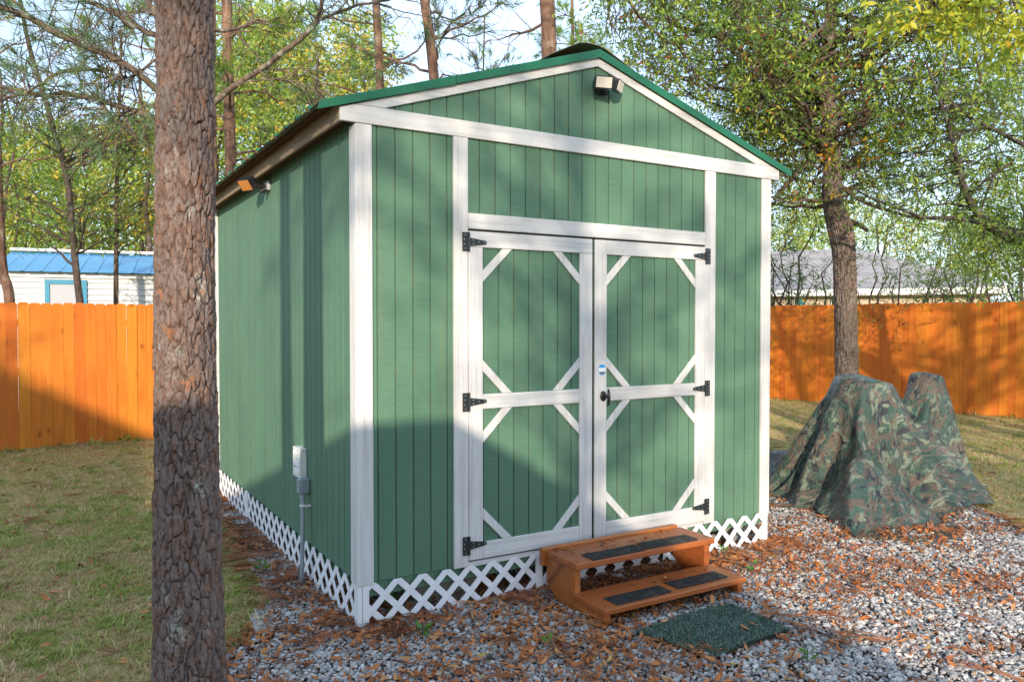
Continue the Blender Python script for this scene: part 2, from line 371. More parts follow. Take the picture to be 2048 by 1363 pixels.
def mat_lawn():
    t = NT('lawn_soil_and_thatch'); v = t.coord('Object')
    b = t.noise(v, 0.9, 5, 0.6); f = t.noise(v, 60, 5, 0.7); m = t.noise(v, 7, 4, 0.6)
    c = t.mix(t.ramp(b, [(0.38, 0.0), (0.62, 1.0)]), (0.52, 0.40, 0.19), (0.40, 0.36, 0.12))
    c = t.mix(t.ramp(m, [(0.55, 0.0), (0.75, 0.7)]), c, (0.28, 0.14, 0.06))
    c = hsvj(t, c, f, v=0.4); t.bump(f, 0.8, 0.03)
    return t.fin(c, 0.95, 0, 0.1)
M['lawn'] = mat_lawn()
def mat_gravel_bed():
    t = NT('gravel_bed_fines'); v = t.coord('Object')
    n1 = t.noise(v, 2.0, 4); cl = t.voro(v, 45.0, out='Color'); d = t.voro(v, 45.0)
    c = t.mix(t.ramp(n1, [(0.42, 0.0), (0.62, 1.0)]), (0.17, 0.165, 0.165), (0.16, 0.085, 0.045))
    g = t.node('ShaderNodeSeparateColor'); t.l.new(cl, g.inputs[0])
    c = hsvj(t, c, g.outputs[0], v=0.5); t.bump(d, 1.0, 0.03)
    return t.fin(c, 0.92, 0, 0.15)
M['gravel_bed'] = mat_gravel_bed()
g = MB(); g.v = [(-180, -180, 0), (180, -180, 0), (180, 180, 0), (-180, 180, 0)]; g.f = [(0, 1, 2, 3)]
tag(g.build('lawn', M['lawn']), 'patchy tan and green lawn around the green shed', 'lawn', kind='structure')
g = MB(); g.v = [(x, y, 0.006) for x, y in GV]; g.f = [tuple(range(len(GV)))]
gb = g.build('gravel_bed', M['gravel_bed']); tag(gb, 'grey gravel bed under and in front of the shed', 'gravel bed', kind='structure')
if gb.data.polygons[0].normal.z < 0: gb.data.flip_normals()

# ================================================================== SHED
H0 = 0.24                       # bottom of the corner boards above the ground
W_, D_ = 3.103, 3.856           # width of the front, depth of the side
XC = W_ / 2
GR = 0.1016                     # groove spacing of the siding
APEX = 3.04 + H0; SL = 0.323
def roof_z(x): return APEX - SL * abs(x - XC)
shed = empty('garden_shed', (0, 0, 0), 'green wooden storage shed with white trim, double doors and metal roof', 'shed')
# sheathing behind the siding (groove bottoms) ---------------------------------
zb, zh = H0 + 0.012, H0 + 2.44
m = MB()
DX0, DX1, DZ1 = 0.648, 2.466, H0 + 1.93
yb0, yb1 = 0.026, 0.05
m.prism([(0.03, zb), (DX0, zb), (DX0, roof_z(DX0) - .03), (0.03, roof_z(0.03) - .03)], 'y', yb0, yb1)
m.prism([(DX1, zb), (W_ - .03, zb), (W_ - .03, roof_z(W_ - .03) - .03), (DX1, roof_z(DX1) - .03)], 'y', yb0, yb1)
m.prism([(DX0, DZ1), (DX1, DZ1), (DX1, roof_z(DX1) - .03), (XC, roof_z(XC) - .03), (DX0, roof_z(DX0) - .03)], 'y', yb0, yb1)
m.box(0.026, 0.05, 0.052, D_ - 0.03, zb, H0 + 2.46)
m.box(W_ - 0.05, W_ - 0.026, 0.052, D_ - 0.03, zb, H0 + 2.46)
m.prism([(0.03, zb), (W_ - .03, zb), (W_ - .03, roof_z(W_ - .03) - .03), (XC, roof_z(XC) - .03), (0.03, roof_z(.03) - .03)], 'y', D_ - 0.03, D_ - 0.008)
m.box(0.052, W_ - 0.052, 0.052, D_ - 0.032, H0 - 0.03, H0 + 0.010)
m.build('sheathing', M['groove'], shed)
# front siding boards -----------------------------------------------------------
x0g = 0.1226
gap = 0.0068
for k in range(-1, 31):
    a, b = x0g + GR * (k - 1) + gap / 2 if k > -1 else 0.02, x0g + GR * k - gap / 2
    a = max(a, 0.02); b = min(b, W_ - 0.02)
    if b - a < 0.012: continue
    over = (a > DX0 - 0.06 and b < DX1 + 0.06)
    z0 = DZ1 + 0.002 if over else H0 + 0.010
    if a < DX0 < b and not over: b = DX0
    if a < DX1 < b and not over: a = DX1
    poly = [(a, z0), (b, z0), (b, roof_z(b) - 0.055)]
    if a < XC < b: poly.append((XC, roof_z(XC) - 0.055))
    poly.append((a, roof_z(a) - 0.055))
    MB().prism(poly, 'y', 0.018, 0.0255).build('siding_board', M['siding'], shed, 0.0015)
# side siding boards (left and right) ------------------------------------------
ny = int((D_ - 0.04) / GR) + 1
mesh_side = {}
for side in (0, 1):
    for k in range(ny):
        a = 0.052 + k * GR; b = min(a + GR - gap, D_ - 0.034)
        if b - a < 0.01: continue
        xx = (0.018, 0.0255) if side == 0 else (W_ - 0.0255, W_ - 0.018)
        MB().box(xx[0], xx[1], a, b, H0 + 0.010, H0 + 2.455).build('siding_board', M['siding_side'], shed, 0.0015)
# skirt boards under the siding
m = MB(); m.box(0.034, W_ - 0.034, 0.0305, 0.0515, H0 - 0.070, H0 + 0.008); m.build('skirt_board', M['siding'], shed, 0.002)
for xs in (0.0305, W_ - 0.0515):
    MB().box(xs, xs + 0.021, 0.0525, D_ - 0.05, H0 - 0.070, H0 + 0.008).build('skirt_board', M['siding'], shed, 0.002)
# corner boards -----------------------------------------------------------------
PW = 0.091; ZT = H0 + 2.395
MB().box(0.0, PW, 0.0, 0.0175, H0, ZT).build('corner_board', M['white_z'], shed, 0.003)
MB().box(0.0, 0.0175, 0.0182, 0.10, H0 + 0.004, ZT).build('corner_board', M['white_z'], shed, 0.003)
MB().box(W_ - PW, W_, 0.0, 0.0175, H0, ZT).build('corner_board', M['white_z'], shed, 0.003)
MB().box(W_ - 0.0175, W_, 0.0182, 0.10, H0 + 0.004, ZT).build('corner_board', M['white_z'], shed, 0.003)
MB().box(0.0, 0.0175, D_ - PW, D_, H0, ZT).build('corner_board', M['white_z'], shed, 0.003)
MB().box(W_ - 0.0175, W_, D_ - PW, D_, H0, ZT).build('corner_board', M['white_z'], shed, 0.003)
# header board, jambs, lintel, rake boards ---------------------------------------
HB, HT = H0 + 2.398, H0 + 2.490; OV = 0.081
def under_drip(x): return roof_z(x) - 0.046
xl = XC - (APEX - 0.046 - HT) / SL            # where the underside of the drip edge meets the header top
MB().prism([(-OV, HB), (W_ + OV, HB), (W_ + OV, under_drip(W_ + OV)), (2 * XC - xl, HT), (xl, HT), (-OV, under_drip(-OV))], 'y', -0.001, 0.0175).build('header_board', M['white_x'], shed, 0.003)
RB = 0.099
xi = XC - (APEX - RB - (HT + 0.0015)) / SL; xo = XC - (APEX - 0.046 - (HT + 0.0015)) / SL
MB().prism([(xo, HT + 0.0015), (xi, HT + 0.0015), (XC - 0.0006, APEX - RB), (XC - 0.0006, APEX - 0.046)], 'y', 0.0, 0.0175).build('rake_board', M['white_x'], shed, 0.002)
MB().prism([(2 * XC - xi, HT + 0.0015), (2 * XC - xo, HT + 0.0015), (XC + 0.0006, APEX - 0.046), (XC + 0.0006, APEX - RB)], 'y', 0.0, 0.0175).build('rake_board', M['white_x'], shed, 0.002)
MB().box(0.562, 0.652, 0.0, 0.0175, H0 + 0.004, HB - 0.0015).build('door_jamb', M['white_z'], shed, 0.003)
MB().box(2.462, 2.556, 0.0, 0.0175, H0 + 0.004, HB - 0.0015).build('door_jamb', M['white_z'], shed, 0.003)
MB().box(0.6535, 2.4605, 0.0, 0.0175, H0 + 1.896, H0 + 1.983).build('lintel_board', M['white_x'], shed, 0.003)
MB().box(0.652, 2.462, 0.012, 0.0175, H0 - 0.004, H0 + 0.026).build('door_sill', M['white_x'], shed, 0.002)
# dark door stop behind the leaves
MB().box(DX0, DX1, 0.040, 0.05, H0 + 0.012, DZ1 - 0.003).build('door_stop', M['groove'], shed)
# doors ---------------------------------------------------------------------------
def tri_hinge(parent, xp, z, sgn, name='hinge'):
    """T-hinge, pivot at xp, strap towards +sgn, plate on the jamb"""
    mb = MB(); y0, y1 = -0.0075, -0.0025
    mb.box(*sorted((xp - sgn * 0.040, xp - sgn * 0.004)), y0, y1, z - 0.052, z + 0.052)
    s = [(xp + sgn * 0.004, z - 0.024), (xp + sgn * 0.105, z - 0.010), (xp + sgn * 0.112, z - 0.004), (xp + sgn * 0.112, z + 0.004), (xp + sgn * 0.105, z + 0.010), (xp + sgn * 0.004, z + 0.024)]
    if sgn < 0: s = s[::-1]
    mb.prism(s, 'y', y0, y1)
    mb.tube([(xp, -0.009, z - 0.053), (xp, -0.009, z + 0.053)], 0.0055, 8)
    h = mb.build(name, M['hinge'], parent)
    sm = MB()
    for sx, sz in ((-0.024, 0.038), (-0.03, 0.012), (-0.03, -0.014), (-0.024, -0.038), (0.026, 0.011), (0.026, -0.011), (0.062, 0.0), (0.098, 0.0)):
        sm.tube([(xp + sgn * sx, y0 + 0.001, z + sz), (xp + sgn * sx, y0 - 0.002, z + sz)], [0.0045, 0.003], 8)
    h2 = sm.mesh('screws', M['screw'])
    nb = len(h.data.vertices)
    # screws joined into the hinge mesh (second material slot)
    bm_v = [v.co[:] for v in h.data.vertices] + [v.co[:] for v in h2.vertices]
    bm_f = [tuple(p.vertices) for p in h.data.polygons] + [tuple(i + nb for i in p.vertices) for p in h2.polygons]
    n1 = len(h.data.polygons)
    me = bpy.data.meshes.new('hinge'); me.from_pydata(bm_v, [], bm_f); me.materials.append(M['hinge']); me.materials.append(M['screw'])
    mi = np.zeros(len(bm_f), np.int32); mi[n1:] = 1; me.polygons.foreach_set('material_index', mi); me.update(); h.data = me
    return h
def door(xa, xb, ia, ib, hinge_left):
    z0, z1 = H0 + (0.036 if hinge_left else 0.028), H0 + 1.884
    d = MB().box(xa + 0.002, xb - 0.002, 0.0215, 0.038, z0 + 0.003, z1 - 0.003).build('door', M['groove'], shed)
    # siding boards of the leaf
    n = 8; xs = xa + 0.004
    k0 = math.floor((ia - x0g) / GR)
    for k in range(k0, k0 + 10):
        a = max(ia - 0.02, x0g + GR * k + gap / 2 + (0.02 if hinge_left else -0.03)); b = min(ib + 0.02, x0g + GR * (k + 1) - gap / 2 + (0.02 if hinge_left else -0.03))
        if b - a < 0.01: continue
        MB().box(a, b, 0.0135, 0.0212, z0 + 0.02, z1 - 0.02).build('siding_board', M['siding'], d, 0.0015)
    Y = (-0.001, 0.0133)
    zr = [(z1 - 0.089, z1), (H0 + 0.886, H0 + 0.969), (z0, H0 + 0.131)]
    def brd(nm, x0, x1, za, zc, mt): MB().box(x0, x1, Y[0], Y[1], za, zc).build(nm, M[mt], d, 0.0028)
    brd('stile', xa, ia, z0, zr[0][0] - 0.001 if hinge_left else z1, 'white_z')
    brd('stile', ib, xb, z0, zr[0][0] - 0.001 if hinge_left else zr[0][0] - 0.001, 'white_z')
    if hinge_left: brd('rail', xa, xb, zr[0][0], zr[0][1], 'white_x')
    else: brd('rail', ia + 0.001, xb, zr[0][0], zr[0][1], 'white_x')
    brd('rail', ia + 0.001, ib - 0.001, zr[1][0], zr[1][1], 'white_x')
    brd('rail', ia + 0.001, ib - 0.001, zr[2][0], zr[2][1], 'white_x')
    for (zlo, zhi) in ((zr[1][1], zr[0][0]), (zr[2][1], zr[1][0])):
        for cx, sx in ((ia, 1), (ib, -1)):
            for cz, sz in ((zlo, 1), (zhi, -1)):
                L0, L1 = 0.130, 0.193; e = 0.0012
                p = [(cx + sx * L0, cz + sz * e), (cx + sx * L1, cz + sz * e), (cx + sx * e, cz + sz * L1), (cx + sx * e, cz + sz * L0)]
                if sx * sz < 0: p = p[::-1]
                MB().prism(p, 'y', 0.0005, 0.0132).build('brace', M['white_x' if False else 'white_z'], d, 0.0022)
    for zz in (1.822, 0.930, 0.124):
        tri_hinge(d, xa - 0.0015 if hinge_left else xb + 0.0015, H0 + zz, 1 if hinge_left else -1)
    return d
dl = door(0.6545, 1.511, 0.744, 1.416, True)
dr = door(1.530, 2.4595, 1.622, 2.373, False)
# handle and sticker on the right leaf
hx, hz = 1.593, H0 + 0.918
mb = MB(); mb.tube([(hx, -0.001, hz), (hx, -0.010, hz), (hx, -0.013, hz)], [0.031, 0.030, 0.022], 18)
mb.v = [(hx + (x - hx) * 0.72, y, hz + (z - hz) * 1.05) for x, y, z in mb.v]
mb.tube([(hx + 0.002, -0.008, hz), (hx + 0.004, -0.052, hz)], [0.011, 0.009], 10)
mb.tube([(hx + 0.004, -0.050, hz + 0.048), (hx + 0.004, -0.056, hz + 0.02), (hx + 0.004, -0.058, hz), (hx + 0.004, -0.056, hz - 0.022), (hx + 0.004, -0.050, hz - 0.052)], [0.006, 0.009, 0.010, 0.009, 0.0075], 10)
tag(mb.build('handle', M['black_metal'], dr, smooth=True), 'black T-shaped door handle')
sx_, sz_ = 1.586, H0 + 1.082
def octa(cx, cz, w, h): return [(cx - w, cz - h * .45), (cx - w * .55, cz - h), (cx + w * .55, cz - h), (cx + w, cz - h * .45), (cx + w, cz + h * .45), (cx + w * .55, cz + h), (cx - w * .55, cz + h), (cx - w, cz + h * .45)]
st = MB().prism(octa(sx_, sz_, 0.026, 0.032), 'y', -0.0016, -0.0012).build('sticker', M['sticker_blue'], dr); tag(st, 'small blue and white octagonal sticker')
MB().box(sx_ - 0.0255, sx_ + 0.0255, -0.0021, -0.0017, sz_ - 0.012, sz_ + 0.012).build('sticker_band', M['sticker_white'], dr)
MB().prism([(sx_ - 0.021, sz_ - 0.014), (sx_ - 0.012, sz_ - 0.027), (sx_ + 0.012, sz_ - 0.027), (sx_ + 0.021, sz_ - 0.014)], 'y', -0.0021, -0.0017).build('sticker_band', M['sticker_grey'], dr)

# roof ------------------------------------------------------------------------------
EO = 0.188
def rib_profile(y0, y1):
    ys = []; y = y0
    P = []
    while y < y1:
        for dy, dz in ((0.0, 0.0), (0.082, 0.0), (0.090, 0.006), (0.100, 0.006), (0.108, 0.0), (0.186, 0.0), (0.199, 0.020), (0.217, 0.020), (0.229, 0.0)):
            if y + dy < y1: P.append((y + dy, dz))
        y += 0.229
    P.append((y1, 0.0)); return P
rf = None
for s in (-1, 1):
    prof = rib_profile(-0.012, D_ + 0.06)
    V = []; F = []
    xs_ = [XC + s * 0.002, XC + s * (XC + EO)]
    for (y, dz) in prof:
        for x in xs_: V.append((x, y, roof_z(x) - 0.003 + dz))
    for i in range(len(prof) - 1):
        q = (2*i, 2*i+1, 2*i+3, 2*i+2); F.append(q if s < 0 else q[::-1])
    me = bpy.data.meshes.new('roof_sheet'); me.from_pydata(V, [], F); me.update()
    o = link('roof', me, shed, M['roof']); rf = rf or o
    V2 = [(x, y, z - 0.003) for x, y, z in V]
    me = bpy.data.meshes.new('roof_underside'); me.from_pydata(V2, [], [q[::-1] for q in F]); me.update()
    link('roof_underside', me, o, M['roof_under'])
    # deck board above the walls (keeps light out)
    MB().prism([(XC, APEX - 0.03), (XC + s * (XC + OV - 0.004), roof_z(XC + s * (XC + OV)) - 0.03), (XC + s * (XC + OV - 0.004), roof_z(XC + s * (XC + OV)) - 0.014), (XC, APEX - 0.014)], 'y', 0.02, D_ + 0.02).build('roof_deck', M['redwood'], shed)
    # drip edge: two lengths per slope on the left, one on the right
    cuts = [(XC - 0.0003, XC - 0.98), (XC - 0.982, -EO)] if s < 0 else [(XC + 0.0003, W_ + EO)]
    for (xa, xb) in cuts:
        lo = 0.050
        MB().prism([(xa, roof_z(xa)), (xb, roof_z(xb)), (xb - (0.014 if xb < 0 else 0) + (0.0), roof_z(xb) - lo * 0.92), (xa, roof_z(xa) - lo)], 'y', -0.020, -0.0125).build('drip_edge', M['drip'], shed, 0.001)
        MB().prism([(xa, roof_z(xa) + 0.024), (xb, roof_z(xb) + 0.024), (xb, roof_z(xb) + 0.0003), (xa, roof_z(xa) + 0.0003)], 'y', -0.0195, 0.055).build('drip_edge', M['drip'], shed) if False else None
    for xx in ([0.075, 0.92, 1.5] if s < 0 else [1.85, 2.55, 3.0]):
        MB().tube([(xx, -0.019, roof_z(xx) - 0.030), (xx, -0.024, roof_z(xx) - 0.030)], [0.006, 0.004], 8).build('screw', M['drip'], shed)
# ridge cap: folded sheet standing a little proud of the ridge
V = []; F = []
prof = [(-0.30, -0.060), (-0.10, 0.038), (-0.035, 0.048), (0.045, 0.047), (0.10, 0.036), (0.215, -0.012), (0.33, -0.062)]
for y in (0.055, D_ + 0.06):
    for dx, dz in prof: V.append((XC + dx, y, APEX + dz + 0.008))
n = len(prof); F = [(i, i + 1, n + i + 1, n + i) for i in range(n - 1)]
me = bpy.data.meshes.new('ridge_cap'); me.from_pydata(V, [], F); o = link('ridge_cap', me, shed, M['roof_under']); sm = o.modifiers.new('s', 'SOLIDIFY'); sm.thickness = 0.004
# eave: fascia, soffit boards, sub-fascia
for s in (0, 1):
    fx = (-OV, -OV + 0.02) if s == 0 else (W_ + OV - 0.02, W_ + OV)
    MB().box(fx[0], fx[1], 0.0185, D_ + 0.02, HB, HB + 0.095).build('fascia_board', M['weathered'], shed, 0.003)
    sx2 = (-OV + 0.0205, 0.012) if s == 0 else (W_ - 0.012, W_ + OV - 0.0205)
    MB().box(sx2[0], sx2[1], 0.02, D_ + 0.01, HB + 0.030, HB + 0.042).build('soffit_board', M['redwood'], shed)
    ledge = (-OV - 0.055, -OV + 0.05) if s == 0 else (W_ + OV - 0.05, W_ + OV + 0.055)
    xo_ = ledge[0] if s == 0 else ledge[1]; xi_ = ledge[1] if s == 0 else ledge[0]
    p = [(xo_, roof_z(xo_) - 0.024), (xi_, roof_z(xi_) - 0.024), (xi_, roof_z(xi_) - 0.009), (xo_, roof_z(xo_) - 0.009)]
    MB().prism(p if s == 0 else p[::-1], 'y', 0.0, D_ + 0.03).build('eave_board', M['redwood'], shed)

# lattice skirt: each slat is a piece --------------------------------------------------
def lattice(x0, x1, z0, z1, axis, depth, pitch=0.146, w=0.034):
    root = None
    cap = 0.018
    pieces = []
    h = z1 - z0
    hw = w * 0.7071
    n = int((x1 - x0 + h) / pitch) + 2
    for layer, sg in ((0, 1), (1, -1)):
        for i in range(-int(h / pitch) - 2, n):
            xs = x0 + pitch * (i + 0.5) + (0 if sg > 0 else h % pitch)
            p = [(xs - hw, z0), (xs + hw, z0), (xs + hw + sg * h, z1), (xs - hw + sg * h, z1)]
            if sg < 0: xs2 = xs + h; p = [(xs2 - hw, z0), (xs2 + hw, z0), (xs2 + hw - h, z1), (xs2 - hw - h, z1)]
            p = clip_poly(p, 0, x0 + 0.002, False)
            if len(p) >= 3: p = clip_poly(p, 0, x1 - 0.002, True)
            if len(p) < 3: continue
            wid = max(q[0] for q in p) - min(q[0] for q in p)
            if wid < 0.012: continue
            pieces.append((p, layer))
    return pieces
def lattice_panel(x0, x1, z0, z1, axis, d0, caps=()):
    # panel root is its end cap / rail mesh, slats are its children
    mb = MB()
    for c in caps:
        if axis == 'y': mb.box(c - 0.021, c + 0.021, d0 - 0.003, d0 + 0.017, z0, z1 + 0.004)
        else: mb.box(d0 - 0.003, d0 + 0.017, c - 0.021, c + 0.021, z0, z1 + 0.004)
    root = mb.build('lattice_panel', M['vinyl'], shed, 0.002)
    for p, layer in lattice(x0, x1, z0, z1, axis, d0):
        a = d0 + layer * 0.0055
        MB().prism(p, axis, a, a + 0.005).build('slat', M['vinyl'], root)
    return root
LZ0, LZ1 = -0.005, H0 + 0.006
lattice_panel(0.05, 1.130, LZ0, LZ1, 'y', 0.008, (1.130,))
lattice_panel(1.152, 2.10, LZ0, LZ1 - 0.03, 'y', 0.012, ())
lattice_panel(2.10, W_ - 0.03, LZ0, LZ1, 'y', 0.008, (W_ - 0.030,))
lattice_panel(0.05, 2.62, LZ0, LZ1, 'x', 0.008, (2.62,))
lattice_panel(2.642, D_ - 0.05, LZ0, LZ1, 'x', 0.008, (2.664, D_ - 0.05))
# white corner cap of the skirt, with its groove
MB().box(0.004, 0.028, 0.004, 0.027, LZ0, H0 - 0.001).build('skirt_corner', M['vinyl'], shed, 0.002)
MB().box(0.030, 0.066, 0.003, 0.022, LZ0, H0 - 0.001).build('skirt_corner', M['vinyl'], shed, 0.002)
MB().box(0.003, 0.022, 0.030, 0.060, LZ0, H0 - 0.001).build('skirt_corner', M['vinyl'], shed, 0.002)

# concrete blocks carrying the shed
def block(x, y, rz, label):
    b = MB().box(-0.10, 0.10, -0.20, 0.20, 0.0, 0.17)
    b = b.build('concrete_block', M['concrete'], None, 0.006); b.location = (x, y, 0.0); b.rotation_euler = (0, 0, rz)
    tag(b, label, 'block', 'concrete blocks carrying the shed')
block(2.86, 0.30, 0.3, 'pale concrete block behind the lattice at the right front corner of the shed')
block(2.50, 0.34, 1.4, 'pale concrete block behind the lattice just right of the wooden steps')
block(0.62, 0.30, 1.5, 'grey concrete block behind the lattice left of the wooden steps')

# ================================================================== things on the shed
# floodlight under the gable
fl = empty('security_light', (1.575, 0.018, H0 + 2.84), 'twin-headed floodlight on the gable above the double doors', 'floodlight')
fx, fz = 1.580, H0 + 2.828
mb = MB(); mb.tube([(fx, 0.0175, fz), (fx, 0.004, fz), (fx, -0.010, fz), (fx, -0.016, fz)], [0.058, 0.058, 0.050, 0.036], 24); mb.build('backplate', M['dark_plastic'], fl, smooth=False)
mb = MB(); mb.tube([(fx, -0.012, fz - 0.045), (fx, -0.055, fz - 0.060)], [0.020, 0.014], 12); mb.build('motion_sensor', M['dark_plastic'], fl, smooth=True)
def head(cx, cy, cz, yaw, pitch, w=0.095, h=0.062, d=0.055, mat='lens', parent=None):
    """frustum lamp head; lens side faces local -y"""
    mb = MB(); b = []
    for (yy, sc_) in ((-d * .5, 1.0), (d * .15, 0.95), (d * .5, 0.60)):
        for sx, sz in ((-1, -1), (1, -1), (1, 1), (-1, 1)): b.append((sx * w / 2 * sc_, yy, sz * h / 2 * sc_))
    mb.v = b; mb.f = [(8, 9, 10, 11)[::-1]]
    for k in (0, 4):
        for i in range(4): mb.f.append((k + i, k + (i + 1) % 4, k + 4 + (i + 1) % 4, k + 4 + i))
    mb.f.append((0, 3, 2, 1)[::-1])
    Mx = Matrix.Translation((cx, cy, cz)) @ Matrix.Rotation(yaw, 4, 'Z') @ Matrix.Rotation(pitch, 4, 'X')
    mb.xform(Mx); o = mb.build('lamp_head', M['dark_plastic'], parent, 0.003)
    lb = MB().box(-w / 2 * .93, w / 2 * .93, -d * .5 - 0.004, -d * .5 - 0.0005, -h / 2 * .90, h / 2 * .90); lb.xform(Mx); lb.build('lens', M[mat], o, 0.002)
    return o
head(fx - 0.062, -0.085, fz - 0.012, R(-16), R(16), 0.108, 0.068, parent=fl)
head(fx + 0.052, -0.072, fz - 0.012, R(34), R(16), 0.098, 0.068, parent=fl)
mb = MB(); mb.tube([(fx - 0.01, -0.012, fz + 0.01), (fx - 0.045, -0.06, fz - 0.012)], 0.010, 8).tube([(fx + 0.012, -0.012, fz), (fx + 0.040, -0.05, fz - 0.008)], 0.010, 8); mb.build('arm', M['black_metal'], fl)
# floodlight under the side eave
f2 = empty('security_light', (0.0, 1.90, H0 + 2.36), 'black floodlight, orange reflection painted on its lens, under the eave on the left side wall', 'floodlight')
mb = MB().box(-0.006, 0.0178, 1.80, 1.90, H0 + 2.315, H0 + 2.385); mb.build('backplate', M['ferrule'], f2, 0.006)
mb = MB(); mb.tube([(-0.004, 1.86, H0 + 2.35), (-0.035, 1.87, H0 + 2.345), (-0.070, 1.885, H0 + 2.355)], [0.014, 0.012, 0.012], 8); mb.tube([(-0.012, 1.84, H0 + 2.325), (-0.05, 1.84, H0 + 2.30)], [0.018, 0.012], 10); mb.build('arm', M['black_metal'], f2)
head(-0.112, 1.90, H0 + 2.372, R(-62), R(38), 0.112, 0.085, 0.085, 'orange_reflection', f2)
# louvred vent on the side
vt = empty('wall_vent', (0.0, 1.03, H0 + 0.40), 'white louvred vent cover on the left side wall of the shed', 'vent')
vy0, vy1, vz0, vz1 = 0.955, 1.105, H0 + 0.405, H0 + 0.590
mb = MB()
for a in ((vy0, vy1, vz0, vz0 + 0.018), (vy0, vy1, vz1 - 0.018, vz1), (vy0, vy0 + 0.018, vz0 + 0.0185, vz1 - 0.0185), (vy1 - 0.018, vy1, vz0 + 0.0185, vz1 - 0.0185)):
    mb.box(-0.030, 0.017, a[0], a[1], a[2], a[3])
mb.build('frame', M['vent'], vt, 0.004)
for i in range(3):
    za = vz0 + 0.021 + i * 0.0485
    MB().prism([(-0.034, za), (0.006, za + 0.004), (0.012, za + 0.040), (-0.012, za + 0.044), (-0.028, za + 0.026)], 'y', vy0 + 0.019, vy1 - 0.019).build('louvre', M['vent'], vt, 0.002)
# electrical box and conduit
eb = empty('electrical_conduit', (-0.05, 0.82, 0.0), 'grey electrical box and conduit pipe rising from gravel at the side wall', 'conduit')
MB().box(-0.045, 0.016, 0.885, 0.952, H0 + 0.322, H0 + 0.415).build('junction_box', M['pvc'], eb, 0.006)
MB().box(-0.050, -0.0455, 0.888, 0.949, H0 + 0.325, H0 + 0.412).build('box_cover', M['pvc'], eb, 0.003)
mb = MB(); mb.tube([(-0.025, 0.905, H0 + 0.318), (-0.028, 0.895, H0 + 0.28), (-0.034, 0.875, H0 + 0.15), (-0.052, 0.835, H0 - 0.10), (-0.062, 0.815, -0.02)], 0.0130, 14); mb.build('pipe', M['pvc'], eb, smooth=True)
mb = MB(); mb.tube([(-0.0265, 0.900, H0 + 0.317), (-0.0275, 0.897, H0 + 0.290)], 0.0165, 14); mb.build('coupling', M['pvc'], eb)
mb = MB(); mb.tube([(-0.0300, 0.889, H0 + 0.258), (-0.0310, 0.886, H0 + 0.246)], 0.0185, 14); mb.box(-0.03, 0.016, 0.866, 0.872, H0 + 0.246, H0 + 0.258); mb.build('clamp', M['vent'], eb)
# hand brush at the rear corner
br = empty('hand_brush', (-0.03, 3.78, H0 + 0.50), 'grey bristled hand brush hanging at the rear left corner of the shed', 'brush')
bx, by = -0.035, 3.79
mb = MB(); mb.tube([(bx, by, H0 + 1.10), (bx, by, H0 + 0.95), (bx, by, H0 + 0.74)], [0.010, 0.013, 0.017], 10); mb.build('handle', M['blue_handle'], br, smooth=True)
mb = MB(); mb.tube([(bx, by, H0 + 0.745), (bx, by, H0 + 0.66)], [0.020, 0.026], 12); mb.build('ferrule', M['ferrule'], br, smooth=True)
mb = MB()
for i in range(70):
    a = rng.uniform(0, 6.28); r0 = 0.022 * math.sqrt(rng.random()); r1 = r0 * 2.5
    x_, y_ = math.cos(a), math.sin(a)
    mb.tube([(bx + r0 * x_ * .7, by + r0 * y_, H0 + 0.665), (bx + r1 * x_ * .6 - .006, by + r1 * y_ - .01, H0 + 0.50 + rng.uniform(-.012, .012))], [0.004, 0.0035], 4)
mb.build('bristles', M['bristle'], br)
mb = MB(); mb.tube([(bx, by, H0 + 1.09), (bx + 0.02, by, H0 + 1.13), (0.01, by - 0.02, H0 + 1.12)], 0.003, 6); mb.build('hook', M['black_metal'], br)

# ================================================================== steps, mats
stp = empty('wooden_steps', (1.62, -0.38, 0.0), 'orange stained two-tread wooden steps at the shed doors', 'steps')
SX0, SX1 = 1.105, 2.150
prof = [(-0.085, 0.255), (-0.085, 0.105), (-0.245, 0.0), (-0.640, 0.0), (-0.640, 0.0895), (-0.372, 0.0895), (-0.372, 0.255)]
for xs in (SX0 + 0.012, SX1 - 0.052):
    MB().prism(prof, 'x', xs, xs + 0.040).build('stringer', M['step'], stp, 0.004)
MB().box(SX0, SX1, -0.405, -0.100, 0.2565, 0.290).build('tread', M['step'], stp, 0.004)
MB().box(SX0 - 0.004, SX1 - 0.010, -0.665, -0.360, 0.0910, 0.121).build('tread', M['step'], stp, 0.004)
for sx_s in (SX0 + 0.03, SX1 - 0.035):
    for sy_s, sz_s in ((-0.15, 0.2902), (-0.36, 0.2902), (-0.42, 0.1212), (-0.62, 0.1212)): MB().tube([(sx_s, sy_s, sz_s), (sx_s, sy_s, sz_s + 0.0012)], 0.005, 8).build('screw', M['hinge'], stp)
MB().box(SX0 - 0.02, SX1 - 0.02, -0.097, -0.060, 0.200, 0.305).build('back_cleat', M['step'], stp, 0.004)
